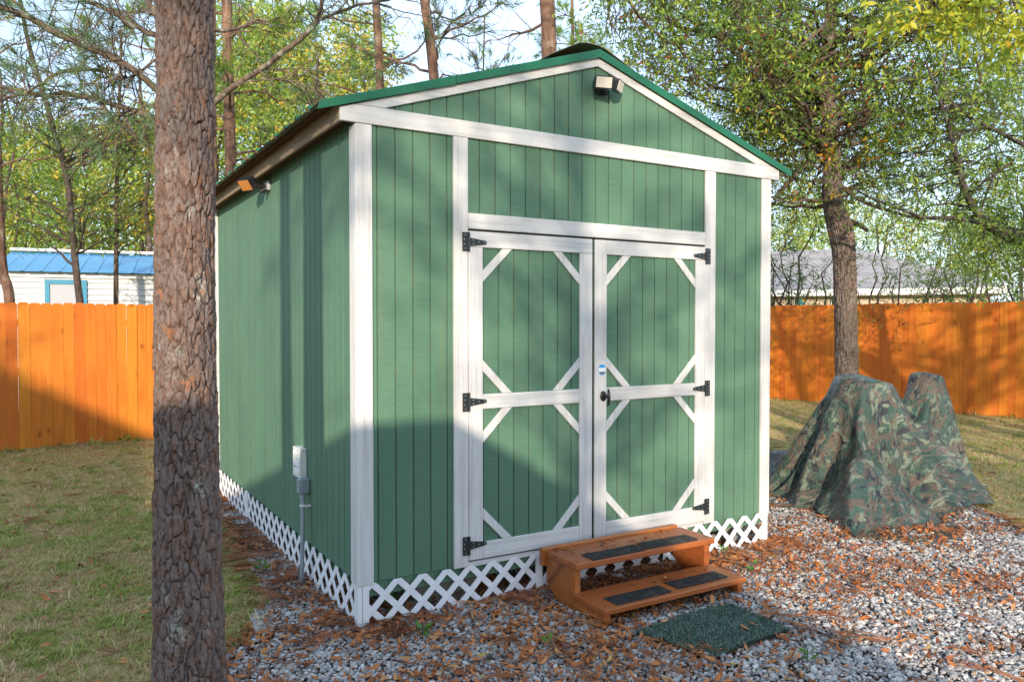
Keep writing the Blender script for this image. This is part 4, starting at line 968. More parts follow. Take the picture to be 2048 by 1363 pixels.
# ================================================================== TREES
def unit(a): return a / (np.linalg.norm(a, axis=-1, keepdims=True) + 1e-9)
def rdir(n, zb=0.0):
    d = rng.normal(size=(n, 3)); d[:, 2] += zb; return unit(d)
class Tree:
    def __init__(self): self.V = []; self.F = []; self.nv = 0; self.L = []; self.T = []; self.N = []; self.NT = []
    def tube(self, pts, rad, n=6):
        V, F = tube_arrays(pts, rad, n); self.V.append(V); self.F.append(F + self.nv); self.nv += len(V)
    def path(self, p0, p1, lift=0.0, wob=0.05, n=7):
        p0 = np.asarray(p0, float); p1 = np.asarray(p1, float); t = np.linspace(0, 1, n)[:, None]
        L = np.linalg.norm(p1 - p0); mid = (p0 + p1) / 2 + np.array([0, 0, lift * L]) + rng.normal(size=3) * wob * L
        P = (1 - t)**2 * p0 + 2 * t * (1 - t) * mid + t**2 * p1
        P[1:-1] += rng.normal(size=(n - 2, 3)) * wob * 0.25 * L
        return P
    def limb(self, p0, p1, r0, r1, lift=0.1, wob=0.05, n=7, sides=6):
        P = self.path(p0, p1, lift, wob, n); self.tube(P, np.linspace(r0, r1, n), sides); return P
    def leaves(self, P, A, ln, wd, tone):
        n = len(P); A = unit(A); S = unit(np.cross(A, rdir(n, 0.9))); Nn = np.cross(S, A)
        ln = np.broadcast_to(ln, (n,))[:, None]; wd = np.broadcast_to(wd, (n,))[:, None]
        q = np.stack([P, P + A * ln * .5 + S * wd * .5 - Nn * wd * .12, P + A * ln - Nn * ln * 0.1, P + A * ln * .5 - S * wd * .5 - Nn * wd * .12], 1)
        self.L.append(q.reshape(-1, 3)); self.T.append(np.repeat(tone, 4))
    def sprigs(self, C, per, rad, slen, nl, ln, wd, t0=0.0, t1=1.0, flat=0.7, twig=0.0, droop=0.0):
        """clumps at C: per sprigs each, nl leaves along a sprig"""
        C = np.repeat(np.asarray(C), per, 0); n = len(C)
        off = rdir(n) * (rng.random((n, 1)) ** 0.5) * rad; off[:, 2] *= flat
        S = C + off; D = unit(off / rad + rdir(n) * 0.9 + np.array([0, 0, -droop])); sl = slen * rng.uniform(0.6, 1.3, n)
        tn = rng.uniform(t0, t1, n)
        k = np.tile((np.arange(nl) + 0.6) / nl, n); D2 = np.repeat(D, nl, 0); S2 = np.repeat(S, nl, 0); sl2 = np.repeat(sl, nl)
        P = S2 + D2 * (k * sl2)[:, None]
        A = D2 * 0.55 + rdir(n * nl) * 0.8 + np.array([0, 0, -0.15 - droop])
        self.leaves(P, A, ln * rng.uniform(.7, 1.25, n * nl), wd * rng.uniform(.7, 1.25, n * nl), np.clip(np.repeat(tn, nl) + rng.normal(size=n * nl) * 0.10, 0, 1))
        if twig:
            E = S + D * sl[:, None]; s = unit(np.cross(D, rdir(n))) * twig; u = np.cross(D, unit(s)) * twig
            V = np.stack([S - s, S + s, S + u, E], 1).reshape(-1, 3); b = np.arange(n)[:, None] * 4
            F = np.concatenate([b + np.array([0, 1, 3, 3]), b + np.array([1, 2, 3, 3]), b + np.array([2, 0, 3, 3])], 0)
            self.twV = getattr(self, 'twV', []); self.twV.append(V)
    def tufts(self, C, D, nn, ln, wd, t0=0.0, t1=1.0, spread=0.75):
        C = np.asarray(C); n = len(C); D = np.asarray(D); C2 = np.repeat(C, nn, 0); D2 = np.repeat(D, nn, 0)
        A = unit(D2 + rdir(n * nn) * spread); B = C2 - D2 * (rng.random((n * nn, 1)) * 0.6 * ln)
        L = ln * rng.uniform(.7, 1.15, (n * nn, 1)); S = unit(np.cross(A, rdir(n * nn))) * wd
        q = np.stack([B - S, B + S, B + A * L], 1)
        self.N.append(q.reshape(-1, 3)); self.NT.append(np.repeat(np.clip(np.repeat(rng.uniform(t0, t1, n), nn) + rng.normal(size=n * nn) * .08, 0, 1), 3))
    def pine_limb(self, p0, p1, r0, r1, lift, ntw, nn, ln, wd, start=0.35, tl=0.5, spread=0.75, per=3, t0=0., t1=1., n=9, wob=0.06):
        P = self.limb(p0, p1, r0, r1, lift, wob, n); self.pine_dress(P, ntw, nn, ln, wd, start, tl, spread, per, t0, t1)
        return P
    def pine_dress(self, P, ntw, nn, ln, wd, start, tl, spread=0.75, per=3, t0=0., t1=1.):
        Cs = []; Ds = []
        for _ in range(ntw):
            t = start + (1 - start) * rng.random() ** 0.8; i = min(int(t * (len(P) - 1)), len(P) - 2); f = t * (len(P) - 1) - i
            b = P[i] * (1 - f) + P[i + 1] * f; d = unit(unit(P[i + 1] - P[i]) * 0.7 + rdir(1, 0.25)[0] * 0.9); e = b + d * tl * rng.uniform(.5, 1.3)
            self.limb(b, e, 0.006, 0.003, 0.05, 0.08, 4, 4)
            for s in range(per):
                u = 0.45 + 0.55 * (s + 1) / per; Cs.append(b + (e - b) * u + rng.normal(size=3) * 0.04); Ds.append(unit(d + rdir(1, .3)[0] * .4))
        if Cs: self.tufts(Cs, Ds, nn, ln, wd, t0, t1, spread)
    def trunk_at(self, P, Rr, z):
        P = np.asarray(P); return np.array([np.interp(z, P[:, 2], P[:, k]) for k in range(3)]), float(np.interp(z, P[:, 2], Rr))
    def finish(self, name, label, cat, bark, leafm=None, needlem=None, group=None, base=None, crown='crown', extra=None):
        V = np.concatenate(self.V); F = np.concatenate(self.F)
        base = base if base is not None else V[np.argmin(V[:, 2])]
        root = empty(name, (float(base[0]), float(base[1]), 0.0), label, cat, group)
        link('trunk', npmesh('trunk', V, F, 4, M[bark], None, True), root)
        if getattr(self, 'twV', None):
            W = np.concatenate(self.twV); n = len(W) // 4; b = np.arange(n)[:, None] * 4
            FF = np.concatenate([b + np.array([0, 1, 3]), b + np.array([1, 2, 3]), b + np.array([2, 0, 3])], 0)
            link('twigs', npmesh('twigs', W, FF, 3, M['twig_bark']), root)
        if self.L:
            Q = np.concatenate(self.L); link(crown, npmesh(crown, Q, np.arange(len(Q)), 4, M[leafm], {'tone': np.concatenate(self.T)}), root)
        if self.N:
            Q = np.concatenate(self.N); link('needles' if self.L else crown, npmesh('needles', Q, np.arange(len(Q)), 3, M[needlem], {'tone': np.concatenate(self.NT)}), root)
        return root
def px_path(pts, d):
    """survey points (px, py[, depth]) -> world polyline"""
    return np.array([at(p[0], p[1], p[2] if len(p) > 2 else d) for p in pts])
def smooth_path(P, n):
    P = np.asarray(P); t = np.linspace(0, 1, len(P)); s = np.linspace(0, 1, n)
    # Catmull-Rom
    out = []
    for u in s * (len(P) - 1):
        i = min(int(u), len(P) - 2); f = u - i; p0, p1, p2, p3 = P[max(i-1, 0)], P[i], P[i+1], P[min(i+2, len(P)-1)]
        out.append(0.5 * ((2*p1) + (-p0+p2)*f + (2*p0-5*p1+4*p2-p3)*f*f + (-p0+3*p1-3*p2+p3)*f**3))
    return np.array(out)

# ---- the near pine: bark modelled as plates ------------------------------------------
def bark_trunk(path_fn, rad_fn, z0, z1, nu, nv, cell_w, cell_h, depth, seed, furrow=False):
    r = np.random.default_rng(seed); circ = 2 * np.pi * rad_fn((z0 + z1) / 2)
    cu = max(6, int(round(circ / cell_w))); cvn = int((z1 - z0) / cell_h) + 2
    ju = r.random((cvn + 2, cu)); jv = r.random((cvn + 2, cu)); hh = r.random((cvn + 2, cu))
    U, Z = np.meshgrid(np.arange(nu) / nu, np.linspace(z0, z1, nv))
    wob = 0.35 * (edge_noise(U * 60 + Z * 2, Z * 9, 1.0, seed + 1) - 0.5)
    gu = U * cu + wob * 1.2; gv = (Z - z0) / cell_h + 1 + 0.8 * (edge_noise(U * 40, Z * 14, 1.0, seed + 2) - 0.5)
    iu = np.floor(gu).astype(int); iv = np.floor(gv).astype(int)
    f1 = np.full(U.shape, 9.0); f2 = np.full(U.shape, 9.0); idh = np.zeros(U.shape)
    for dv in (-1, 0, 1):
        for du in (-1, 0, 1):
            a = np.clip(iv + dv, 0, cvn + 1); b = (iu + du) % cu
            dx = (iu + du + ju[a, b]) - gu; dy = (iv + dv + jv[a, b]) - gv
            d = np.sqrt(dx * dx + (dy * dy) * (0.55 if not furrow else 0.12))
            m1 = d < f1
            f2 = np.where(m1, f1, np.minimum(f2, d)); idh = np.where(m1, hh[a, b], idh); f1 = np.where(m1, d, f1)
    crackw = 0.05 + 0.16 * edge_noise(U * cu * 1.3, Z / cell_h * 1.1, 1.0, seed + 8)
    e = np.clip((f2 - f1) / crackw, 0, 1); e = e * e * (3 - 2 * e)
    fine = edge_noise(U * cu * 5, Z / cell_h * 4, 1.0, seed + 3) - 0.5
    fine2 = edge_noise(U * cu * 14, Z / cell_h * 9, 1.0, seed + 4) - 0.5
    sn = edge_noise(U * cu * 2.2 + idh * 20, Z / cell_h * 1.6 + idh * 9, 1.0, seed + 5)
    steps = np.floor(sn * 5) / 5
    dr = depth * (e * (0.45 + 0.55 * idh) + 0.55 * steps * e + 0.20 * fine + 0.14 * fine2) - depth * 0.75
    lump = 0.035 * (edge_noise(U * 6, Z * 1.6, 1.0, seed + 6) - 0.5) * rad_fn(1.0) * 2
    A = U * 2 * np.pi; Rr = rad_fn(Z) + dr + lump; cx, cy = path_fn(Z)
    V = np.stack([cx + Rr * np.cos(A), cy + Rr * np.sin(A), Z], -1).reshape(-1, 3)
    i = np.arange(nv - 1)[:, None] * nu; j = np.arange(nu)[None, :]; k = (j + 1) % nu
    F = np.stack([i + j, i + k, i + nu + k, i + nu + j], -1).reshape(-1, 4)
    tone = np.clip(0.55 * idh + 0.75 * (steps - 0.4) + 0.35 * (fine + 0.3) + 0.1, 0, 1)
    return V, F, tone.ravel(), e.ravel()
def lerp_fn(zs, xs): return lambda z: np.interp(z, zs, xs)
pb = at(380, 1363, 2.97); pm = at(370, 681, 2.97); pt_ = at(370.5, 0, 2.97)
pzs = [0.0, pb[2], pm[2], pt_[2], 11.0]
pxs = [pb[0] + .012, pb[0], pm[0], pt_[0], pt_[0] + .10]; pys = [pb[1], pb[1], pm[1], pt_[1], pt_[1] + .05]
prad = lerp_fn([0.0, 0.24, 0.7, 1.54, 2.9, 6.0, 11.0], [0.155, 0.127, 0.117, 0.109, 0.097, 0.085, 0.03])
V, F, tone, fl_ = bark_trunk(lambda z: (np.interp(z, pzs, pxs), np.interp(z, pzs, pys)), prad, 0.0, 3.4, 210, 1000, 0.030, 0.075, 0.0115, 11)
near = empty('pine_tree', (pxs[0], pys[0], 0.0), 'large pine trunk with scaly plated bark in the left foreground', 'tree')
link('trunk', npmesh('trunk', V, F, 4, M['pine_bark'], {'tone': tone, 'flake': fl_}, True), near)
tr = Tree(); P = np.array([(np.interp(z, pzs, pxs), np.interp(z, pzs, pys), z) for z in np.linspace(3.38, 11, 12)]); tr.tube(P, prad(P[:, 2]) * 0.99, 14)
for z in np.linspace(5.5, 10.8, 22):
    b, r_ = tr.trunk_at(P, prad(P[:, 2]), z); a = rng.uniform(0, 6.28); L = rng.uniform(1.0, 2.2) * (1.15 - (z - 5.5) / 8)
    tr.pine_limb(b, b + np.array([math.cos(a) * L, math.sin(a) * L, 0.25 * L]), r_ * .35, 0.008, 0.08, 7, 14, 0.20, 0.004)
V = np.concatenate(tr.V); F = np.concatenate(tr.F); link('upper_trunk', npmesh('upper_trunk', V, F, 4, M['pine_bark_far'], None, True), near)
Q = np.concatenate(tr.N); link('crown', npmesh('needles', Q, np.arange(len(Q)), 3, M['needle'], {'tone': np.concatenate(tr.NT)}), near)

# ---- pine hidden behind the near trunk: its limbs spread left and right ----------------
tr = Tree(); d0 = 8.0
trunkP = px_path([(376, 970), (374, 640), (371, 300), (370, 0), (369, -320), (369, -640)], d0); trunkP[0][2] = -0.05
trR = np.linspace(0.125, 0.06, len(trunkP)); tr.tube(smooth_path(trunkP, 16), np.interp(np.linspace(0, 1, 16), np.linspace(0, 1, len(trR)), trR), 10)
def wpx(w, d): return w / 2 / FPX * d
LB = [([(360, 200, 8.0), (310, 176, 7.9), (250, 128, 7.7), (200, 106, 7.6), (120, 70, 7.4), (60, 35, 7.3), (0, 13, 7.2), (-90, -20, 7.1)], 15, 10),
      ([(362, 262, 8.0), (310, 236, 8.0), (230, 210, 8.1), (140, 187, 8.2), (95, 192, 8.3), (50, 182, 8.4), (0, 173, 8.5), (-80, 160, 8.6)], 12, 8),
      ([(225, 139, 7.65), (130, 141, 7.9), (85, 166, 8.0), (40, 189, 8.1), (-30, 200, 8.2)], 7, 4),
      ([(362, 95, 8.0), (318, 73, 7.9), (270, 54, 7.8), (220, 22, 7.6), (160, -4, 7.5), (90, -20, 7.3)], 13, 8),
      ([(362, 85, 8.0), (318, 36, 8.2), (300, 10, 8.3), (280, -20, 8.4)], 12, 9),
      ([(380, 235, 8.0), (428, 202, 7.9), (480, 166, 7.8), (540, 126, 7.7), (600, 76, 7.6), (634, 42, 7.5), (642, 0, 7.45), (645, -40, 7.4)], 13, 7),
      ([(634, 42, 7.5), (690, 20, 7.3), (760, 2, 7.1), (860, -8, 7.0)], 6, 4),
      ([(380, 60, 8.0), (460, 60, 8.3), (500, 45, 8.4), (505, 20, 8.5)], 9, 5),
      ([(470, 172, 7.8), (520, 160, 7.6), (590, 165, 7.5), (660, 190, 7.3)], 4, 2),
      ([(310, 120, 7.9), (285, 140, 7.9), (240, 160, 8.0), (190, 150, 8.1)], 6, 3), ([(315, 215, 8), (280, 215, 8), (240, 245, 8), (200, 205, 8)], 5, 2.5)]
for pts, w0, w1 in LB:
    P = smooth_path(px_path(pts, d0), 22); P[1:-1] += rng.normal(size=(20, 3)) * 0.006
    tr.tube(P, np.linspace(wpx(w0, d0), wpx(w1, d0), 22), 8)
    left = pts[-1][0] < 300
    tr.pine_dress(P, 30 if left else 5, 14, 0.17, 0.0032, 0.25 if left else 0.5, 0.75, 0.75, 3)
    for _ in range(10 if left else 8):    # bare crooked twigs
        i = rng.integers(4, 20); d_ = unit(P[i] - P[i-1]) * .6 + rdir(1, .1)[0]
        e = P[i] + unit(d_) * rng.uniform(.35, 1.0); Q = tr.limb(P[i], e, 0.008, 0.0025, 0.05, 0.12, 6, 4)
        for _k in range(3):
            j = rng.integers(2, 6); tr.limb(Q[j], Q[j] + rdir(1)[0] * rng.uniform(.12, .4), 0.004, 0.0015, 0, .12, 4, 3)
tr.finish('pine_tree', 'pine with lichen-spotted limbs spreading left and right from behind the foreground trunk', 'tree', 'lichen_bark', None, 'needle', base=trunkP[0])

# ---- generic pines (visible trunks behind the shed and the fence) -----------------------
def pine(pts, d, w0, w1, label, ztop, zfirst, nl, limb_l, needle='needle', bark='pine_bark_far', nn=12, ntw=8, ln=0.20, wd=0.005, dead=0, name='pine_tree', group=None, t0=0., t1=1.):
    tr = Tree(); P = px_path(pts, d); P = P[np.argsort(P[:, 2])]
    if P[0][2] > 0.0: P = np.vstack([[P[0][0], P[0][1], -0.05], P])
    top = P[-1] + unit(P[-1] - P[-2]) * max(0.5, ztop - P[-1][2]); P = np.vstack([P, top])
    S = smooth_path(P, 26); S[:, 2] = np.maximum.accumulate(S[:, 2] + np.arange(26) * 1e-5); Rr = np.interp(S[:, 2], [0, ztop], [wpx(w0, d), wpx(w1, d)])
    tr.tube(S, Rr, 9)
    for k in range(nl):
        z = zfirst + (ztop - zfirst) * (k + rng.random() * .6) / nl; b, r_ = tr.trunk_at(S, Rr, z); a = k * 2.4 + rng.uniform(-.5, .5); L = limb_l * rng.uniform(.6, 1.2) * (1.1 - 0.7 * (z - zfirst) / (ztop - zfirst + .01))
        tr.pine_limb(b, b + np.array([math.cos(a) * L, math.sin(a) * L, rng.uniform(-.05, .4) * L]), max(.012, r_ * .3), 0.006, 0.06, ntw, nn, ln, wd, 0.3, 0.45, t0=t0, t1=t1)
    for k in range(dead):
        z = rng.uniform(2.3, zfirst + 1.2); b, r_ = tr.trunk_at(S, Rr, z); a = rng.uniform(0, 6.28); L = rng.uniform(.5, 1.5) * limb_l * .7
        Q = tr.limb(b, b + np.array([math.cos(a) * L, math.sin(a) * L, rng.uniform(-.2, .5) * L]), max(.01, r_ * .25), 0.004, 0.08, 0.10, 8, 5)
        for _ in range(7):
            i = rng.integers(2, 8); E = Q[i] + unit(unit(Q[i] - Q[i-1]) + rdir(1)[0]) * rng.uniform(.25, .8); q2 = tr.limb(Q[i], E, 0.007, 0.0025, 0, .12, 5, 4)
            tr.limb(q2[3], q2[3] + rdir(1)[0] * .3, .003, .0015, 0, .1, 4, 3)
    return tr.finish(name, label, 'tree', bark, None, needle, group, base=S[0])
pine([(430, 620), (429, 420), (427, 200), (426, -100)], 12.5, 13, 10, 'slim reddish pine trunk between the foreground trunk and the shed wall', 9.5, 6.0, 10, 1.3)
pine([(470, 640), (462, 330), (457, 150), (454, 0), (450, -200)], 11.5, 25, 18, 'dark pine trunk rising behind the left end of the shed roof', 9.5, 4.0, 16, 1.9, 'needle_bright', ntw=16, nn=18, dead=5)
pine([(768, 640), (760, 180), (752, 0), (745, -200)], 12.5, 19, 14, 'pine trunk with bare side branches behind the left roof slope', 10.5, 4.6, 14, 1.8, ntw=11, dead=9)
pine([(905, 640), (868, 160), (849, 0), (830, -160)], 12.0, 24, 17, 'leaning reddish pine trunk behind the middle of the left roof slope', 10.5, 5.0, 14, 1.8, ntw=11, dead=6)
pine([(1103, 640), (1098, 118), (1094, 0), (1090, -200)], 9.5, 35, 27, 'thick pine trunk with dead branches rising behind the shed just left of the ridge', 9.5, 5.8, 10, 2.0, dead=12)
pine([(1150, 640), (1146, 110), (1144, 0), (1142, -120)], 14.0, 9, 6, 'bright green young pine right behind the shed ridge', 7.2, 3.3, 26, 0.62, 'needle_bright', ntw=9, nn=16, ln=0.16)
pine([(968, 640), (967, 150), (968, 90)], 13.0, 6, 3, 'small pine sapling whose tip shows above the left roof slope', 5.95, 3.9, 15, 0.42, 'needle', ntw=5, nn=12, ln=0.14)
pine([(20, 612), (5, 540), (-2, 430), (-6, 300), (-20, 100)], 11.0, 22, 12, 'dark trunk at the left edge of the picture behind the fence', 7.5, 3.6, 12, 1.2)

# ---- crooked dark tree and pale thin tree in front of the blue-roofed shed -------------
def broad(pts, d, w0, w1, label, leafm, bark, clumps, per, rad, ln, wd, slen=0.28, nl=7, t0=0., t1=1., name='leafy_tree', twig=0.0018, flat=.75, extra_limbs=(), kslope=0.55, group=None, zmin=1.9, droop=0.0, taper_top=None):
    tr = Tree(); P = px_path(pts, d); P = P[np.argsort(P[:, 2])]
    if P[0][2] > 0.0: P = np.vstack([[P[0][0], P[0][1], -0.05], P])
    S = smooth_path(P, 26); S[:, 2] = np.maximum.accumulate(S[:, 2] + np.arange(26) * 1e-5); ztop = S[-1, 2]; Rr = np.interp(S[:, 2], [0, ztop], [wpx(w0, d), wpx(w1, d)])
    tr.tube(S, Rr, 10)
    C = np.asarray(clumps)
    for c in C:
        hd_ = np.linalg.norm((c - S[np.argmin(abs(S[:, 2] - c[2]))])[:2]); z = np.clip(c[2] - kslope * hd_, zmin, ztop - .05); b, r_ = tr.trunk_at(S, Rr, z)
        L = np.linalg.norm(c - b); P2 = tr.limb(b, c, min(r_ * .5, 0.012 + 0.010 * L), 0.005, 0.08, 0.07, 8, 5)
        for _ in range(5):
            i = rng.integers(3, 8); E = c + rdir(1)[0] * rad * .8; Q = tr.limb(P2[i], E, 0.006, 0.002, 0.03, 0.1, 5, 4)
    tr.sprigs(C, per, rad, slen, nl, ln, wd, t0, t1, flat, twig, droop)
    for pp, wa, wb in extra_limbs:
        P2 = smooth_path(px_path(pp, d), 18); tr.tube(P2, np.linspace(wpx(wa, d), wpx(wb, d), 18), 8)
    return tr, S
def clump_px(n, x0, x1, y0, y1, d0, d1):
    return np.array([at(rng.uniform(x0, x1), rng.uniform(y0, y1), rng.uniform(d0, d1)) for _ in range(n)])
tr, S = broad([(172, 690), (160, 605), (150, 520), (143, 440), (135, 360), (110, 270), (85, 180), (60, 100), (40, 0), (30, -60)], 11.0, 17, 7, '', 'autumn_leaf', 'twig_bark',
              clump_px(26, 0, 330, 230, 470, 10.4, 11.8), 16, 0.42, 0.065, 0.022, t0=0.0, t1=0.45)
tr.finish('leafy_tree', 'crooked dark-stemmed tree in front of the blue-roofed shed', 'tree', 'twig_bark', 'oak_leaf', base=S[0])
tr, S = broad([(232, 690), (232, 605), (233, 400), (236, 280), (240, 160), (243, 60)], 12.0, 12, 5, '', 'autumn_leaf', 'oak_bark',
              clump_px(22, 130, 420, 230, 440, 11.3, 12.7), 16, 0.45, 0.075, 0.028, t0=0.2, t1=0.95)
tr.finish('leafy_tree', 'thin pale straight-stemmed tree with yellowing leaves behind the left fence', 'tree', 'oak_bark', 'autumn_leaf', base=S[0])

# ---- the oak right of the shed ------------------------------------------------------------
dO = 11.0
oak_pts = [(1696, 880), (1694, 770), (1692, 640), (1690, 560), (1686, 490), (1676, 440), (1664, 395), (1664, 330), (1658, 250), (1652, 150), (1660, 60), (1668, -60), (1672, -200)]
tr = Tree(); Pk = px_path(oak_pts, dO); Pk = Pk[np.argsort(Pk[:, 2])]; Pk[0][2] = -0.03
Sk = smooth_path(Pk, 40); Sk[:, 2] = np.maximum.accumulate(Sk[:, 2] + np.arange(40) * 1e-5)
orad = lerp_fn([0, 0.6, 1.6, 2.5, 3.0, 3.3, 4.0, 5.5, 8], [wpx(54, dO), wpx(44, dO), wpx(41, dO), wpx(41, dO), wpx(47, dO), wpx(37, dO), wpx(31, dO), wpx(26, dO), wpx(12, dO)])
Vb, Fb, tb, eb_ = bark_trunk(lambda z: (np.interp(z, Sk[:, 2], Sk[:, 0]), np.interp(z, Sk[:, 2], Sk[:, 1])), orad, -0.02, 5.2, 150, 480, 0.026, 0.16, 0.022, 31, True)
oakroot = empty('oak_tree', (float(Sk[0][0]), float(Sk[0][1]), 0.0), 'oak with furrowed kinked trunk and dense green crown right of the shed', 'tree')
M['oak_bark_near'] = mat_bark('oak_furrowed_bark', (0.135, 0.095, 0.068), (0.175, 0.130, 0.092), (0.055, 0.037, 0.027), 0.25, attr=True)
link('trunk', npmesh('trunk', Vb, Fb, 4, M['oak_bark_near'], {'tone': np.clip(tb * .8, 0, .8), 'flake': eb_}, True), oakroot)
Pup = Sk[Sk[:, 2] > 5.1]; tr.tube(Pup, orad(Pup[:, 2]), 10)
CL = np.vstack([clump_px(40, 1230, 1560, -60, 150, 9.0, 11.5), clump_px(24, 1500, 1620, -80, 250, 9.5, 12.0), clump_px(24, 1600, 1730, -80, 330, 11.4, 13.2), clump_px(14, 1720, 1820, -80, 220, 9.8, 12.0), clump_px(20, 1440, 1640, 120, 330, 10.5, 12.5), clump_px(50, 1700, 2100, -40, 260, 9.5, 12.5), clump_px(8, 1720, 1830, 230, 380, 10.5, 12.5), clump_px(26, 1440, 1680, 130, 430, 11.0, 13.0)])
for c in CL:
    hd_ = np.linalg.norm((c - Sk[np.argmin(abs(Sk[:, 2] - c[2]))])[:2]); z = np.clip(c[2] - .18 * hd_ + rng.normal() * .3, 3.3, 6.8); b, r_ = tr.trunk_at(Sk, orad(Sk[:, 2]), z)
    if rng.random() < .45: b = CL[rng.integers(len(CL))] if False else c + np.array([rng.normal() * .5, rng.normal() * .5, .7])
    L = np.linalg.norm(c - b); P2 = tr.limb(b, c, min(r_ * .45, 0.012 + 0.009 * L), 0.006, 0.06, 0.09, 9, 6)
    for _ in range(7):
        i = rng.integers(3, 9); Q = tr.limb(P2[i], c + rdir(1)[0] * .5, 0.007, 0.002, 0.03, 0.12, 6, 4)
for pts, wa, wb in [([(1668, 430), (1690, 440), (1720, 450), (1735, 462)], 14, 8), ([(1640, 300), (1590, 350), (1560, 385), (1548, 400)], 11, 7), ([(1670, 360), (1720, 400), (1790, 425), (1850, 440)], 9, 5), ([(1655, 200), (1560, 130), (1520, 75), (1440, 45)], 13, 8)]:
    tr.tube(smooth_path(px_path(pts, dO), 14), np.linspace(wpx(wa, dO), wpx(wb, dO), 14), 8)
tr.sprigs(CL, 34, 0.62, 0.34, 8, 0.080, 0.026, 0.0, 0.93, 0.8, 0.0018, 0.1)
tr.sprigs(clump_px(16, 1540, 1800, 150, 430, 10.0, 11.5), 1, 0.3, 0.25, 3, 0.08, 0.03, 0.965, 1.0, 0.8, 0.0016, 0.1)
V = np.concatenate(tr.V); F = np.concatenate(tr.F); link('limbs', npmesh('limbs', V, F, 4, M['oak_bark'], None, True), oakroot)
W = np.concatenate(tr.twV); n = len(W) // 4; b = np.arange(n)[:, None] * 4
link('twigs', npmesh('twigs', W, np.concatenate([b + np.array([0, 1, 3]), b + np.array([1, 2, 3]), b + np.array([2, 0, 3])], 0), 3, M['twig_bark']), oakroot)
Q = np.concatenate(tr.L); link('crown', npmesh('crown', Q, np.arange(len(Q)), 4, M['oak_leaf'], {'tone': np.concatenate(tr.T)}), oakroot)
# golden leaf sprays growing from the trunk
tg = Tree(); gC = np.vstack([clump_px(4, 1640, 1675, 290, 345, 10.7, 10.8), clump_px(5, 1690, 1775, 280, 320, 10.6, 10.8), [at(1680, 390, 10.6), at(1612, 388, 10.7), at(1700, 362, 10.6)]])
tg.sprigs(gC, 2, 0.10, 0.14, 5, 0.10, 0.034, 0, 1, 0.8, 0)
Q = np.concatenate(tg.L); link('golden_sprays', npmesh('golden_sprays', Q, np.arange(len(Q)), 4, M['gold_leaf'], {'tone': np.concatenate(tg.T)}), oakroot)

# ---- lichened tree leaning in from the right edge ------------------------------------------
dL = 9.5
tr = Tree()
base = at(2230, 860, dL); base[2] = -.05
main = np.vstack([[base], px_path([(2180, 620), (2120, 530), (2048, 482), (1990, 455), (1955, 425), (1930, 380), (1915, 320), (1900, 265), (1880, 200), (1850, 120)], dL)])
Sx = smooth_path(main, 40); tr.tube(Sx, np.interp(np.linspace(0, 1, 40), [0, .25, .5, 1], [wpx(70, dL), wpx(40, dL), wpx(16, dL), wpx(3, dL)]), 10)
for pts, wa, wb in [([(1985, 452), (1920, 437), (1850, 435), (1800, 418), (1740, 395), (1700, 372)], 14, 5), ([(2048, 290), (2000, 265), (1940, 235), (1895, 200)], 13, 8), ([(2160, 420), (2100, 330), (2048, 290)], 24, 13), ([(1950, 415), (1900, 408), (1860, 410)], 8, 3), ([(1915, 330), (1890, 310), (1870, 300)], 7, 4), ([(1960, 425), (1990, 350), (2030, 320)], 7, 4), ([(2180, 640), (2170, 540), (2160, 420), (2150, 200)], 40, 20)]:
    P2 = smooth_path(px_path(pts, dL), 16); tr.tube(P2, np.linspace(wpx(wa * .72, dL), wpx(wb * .72, dL), 16), 8)
    for _ in range(8):
        i = rng.integers(3, 16); tr.limb(P2[i], P2[i] + rdir(1, .3)[0] * rng.uniform(.3, .9), 0.010, 0.002, 0.03, 0.12, 6, 4)
CL = np.vstack([clump_px(52, 1740, 2120, 160, 460, 8.8, 11.5), clump_px(20, 1880, 2120, 380, 560, 8.8, 10.5)])
tr.sprigs(CL, 24, 0.55, 0.30, 8, 0.070, 0.022, 0.0, 0.8, 0.8, 0.0016, .1)
for c in CL: tr.limb(Sx[np.argmin(np.linalg.norm(Sx - c, axis=1))], c, 0.012, 0.003, 0.05, 0.12, 7, 4)
tr.finish('oak_tree', 'lichen-covered tree leaning in from the right edge of the picture', 'tree', 'grey_limb_bark', 'oak_leaf', base=base)
# near branch with large yellow-green leaves at the top right
tr = Tree(); dN = 6.2; base = at(2500, 1000, dN); base[2] = -.05
main = np.vstack([[base], px_path([(2480, 400), (2380, 60), (2200, -60), (2060, -70), (1950, -40), (1870, 10)], dN)])
Sx = smooth_path(main, 30); tr.tube(Sx, np.linspace(0.09, 0.008, 30), 8)
CL = np.vstack([clump_px(22, 1860, 2100, -60, 60, 5.8, 6.8), clump_px(8, 1960, 2080, 30, 110, 5.8, 6.6), clump_px(6, 1760, 1880, -30, 30, 6.0, 6.8), clump_px(3, 1740, 1850, 30, 70, 6, 6.5)])
for c in CL: tr.limb(Sx[np.argmin(np.linalg.norm(Sx - c, axis=1))], c, 0.008, 0.002, 0.03, 0.10, 7, 4)
tr.sprigs(CL, 7, 0.22, 0.20, 6, 0.095, 0.034, 0.0, 0.9, 0.8, 0.0018, .1)
tr.finish('leafy_tree', 'branch with large bright yellow-green leaves reaching in at the top right corner', 'tree', 'twig_bark', 'yellow_leaf', base=base)

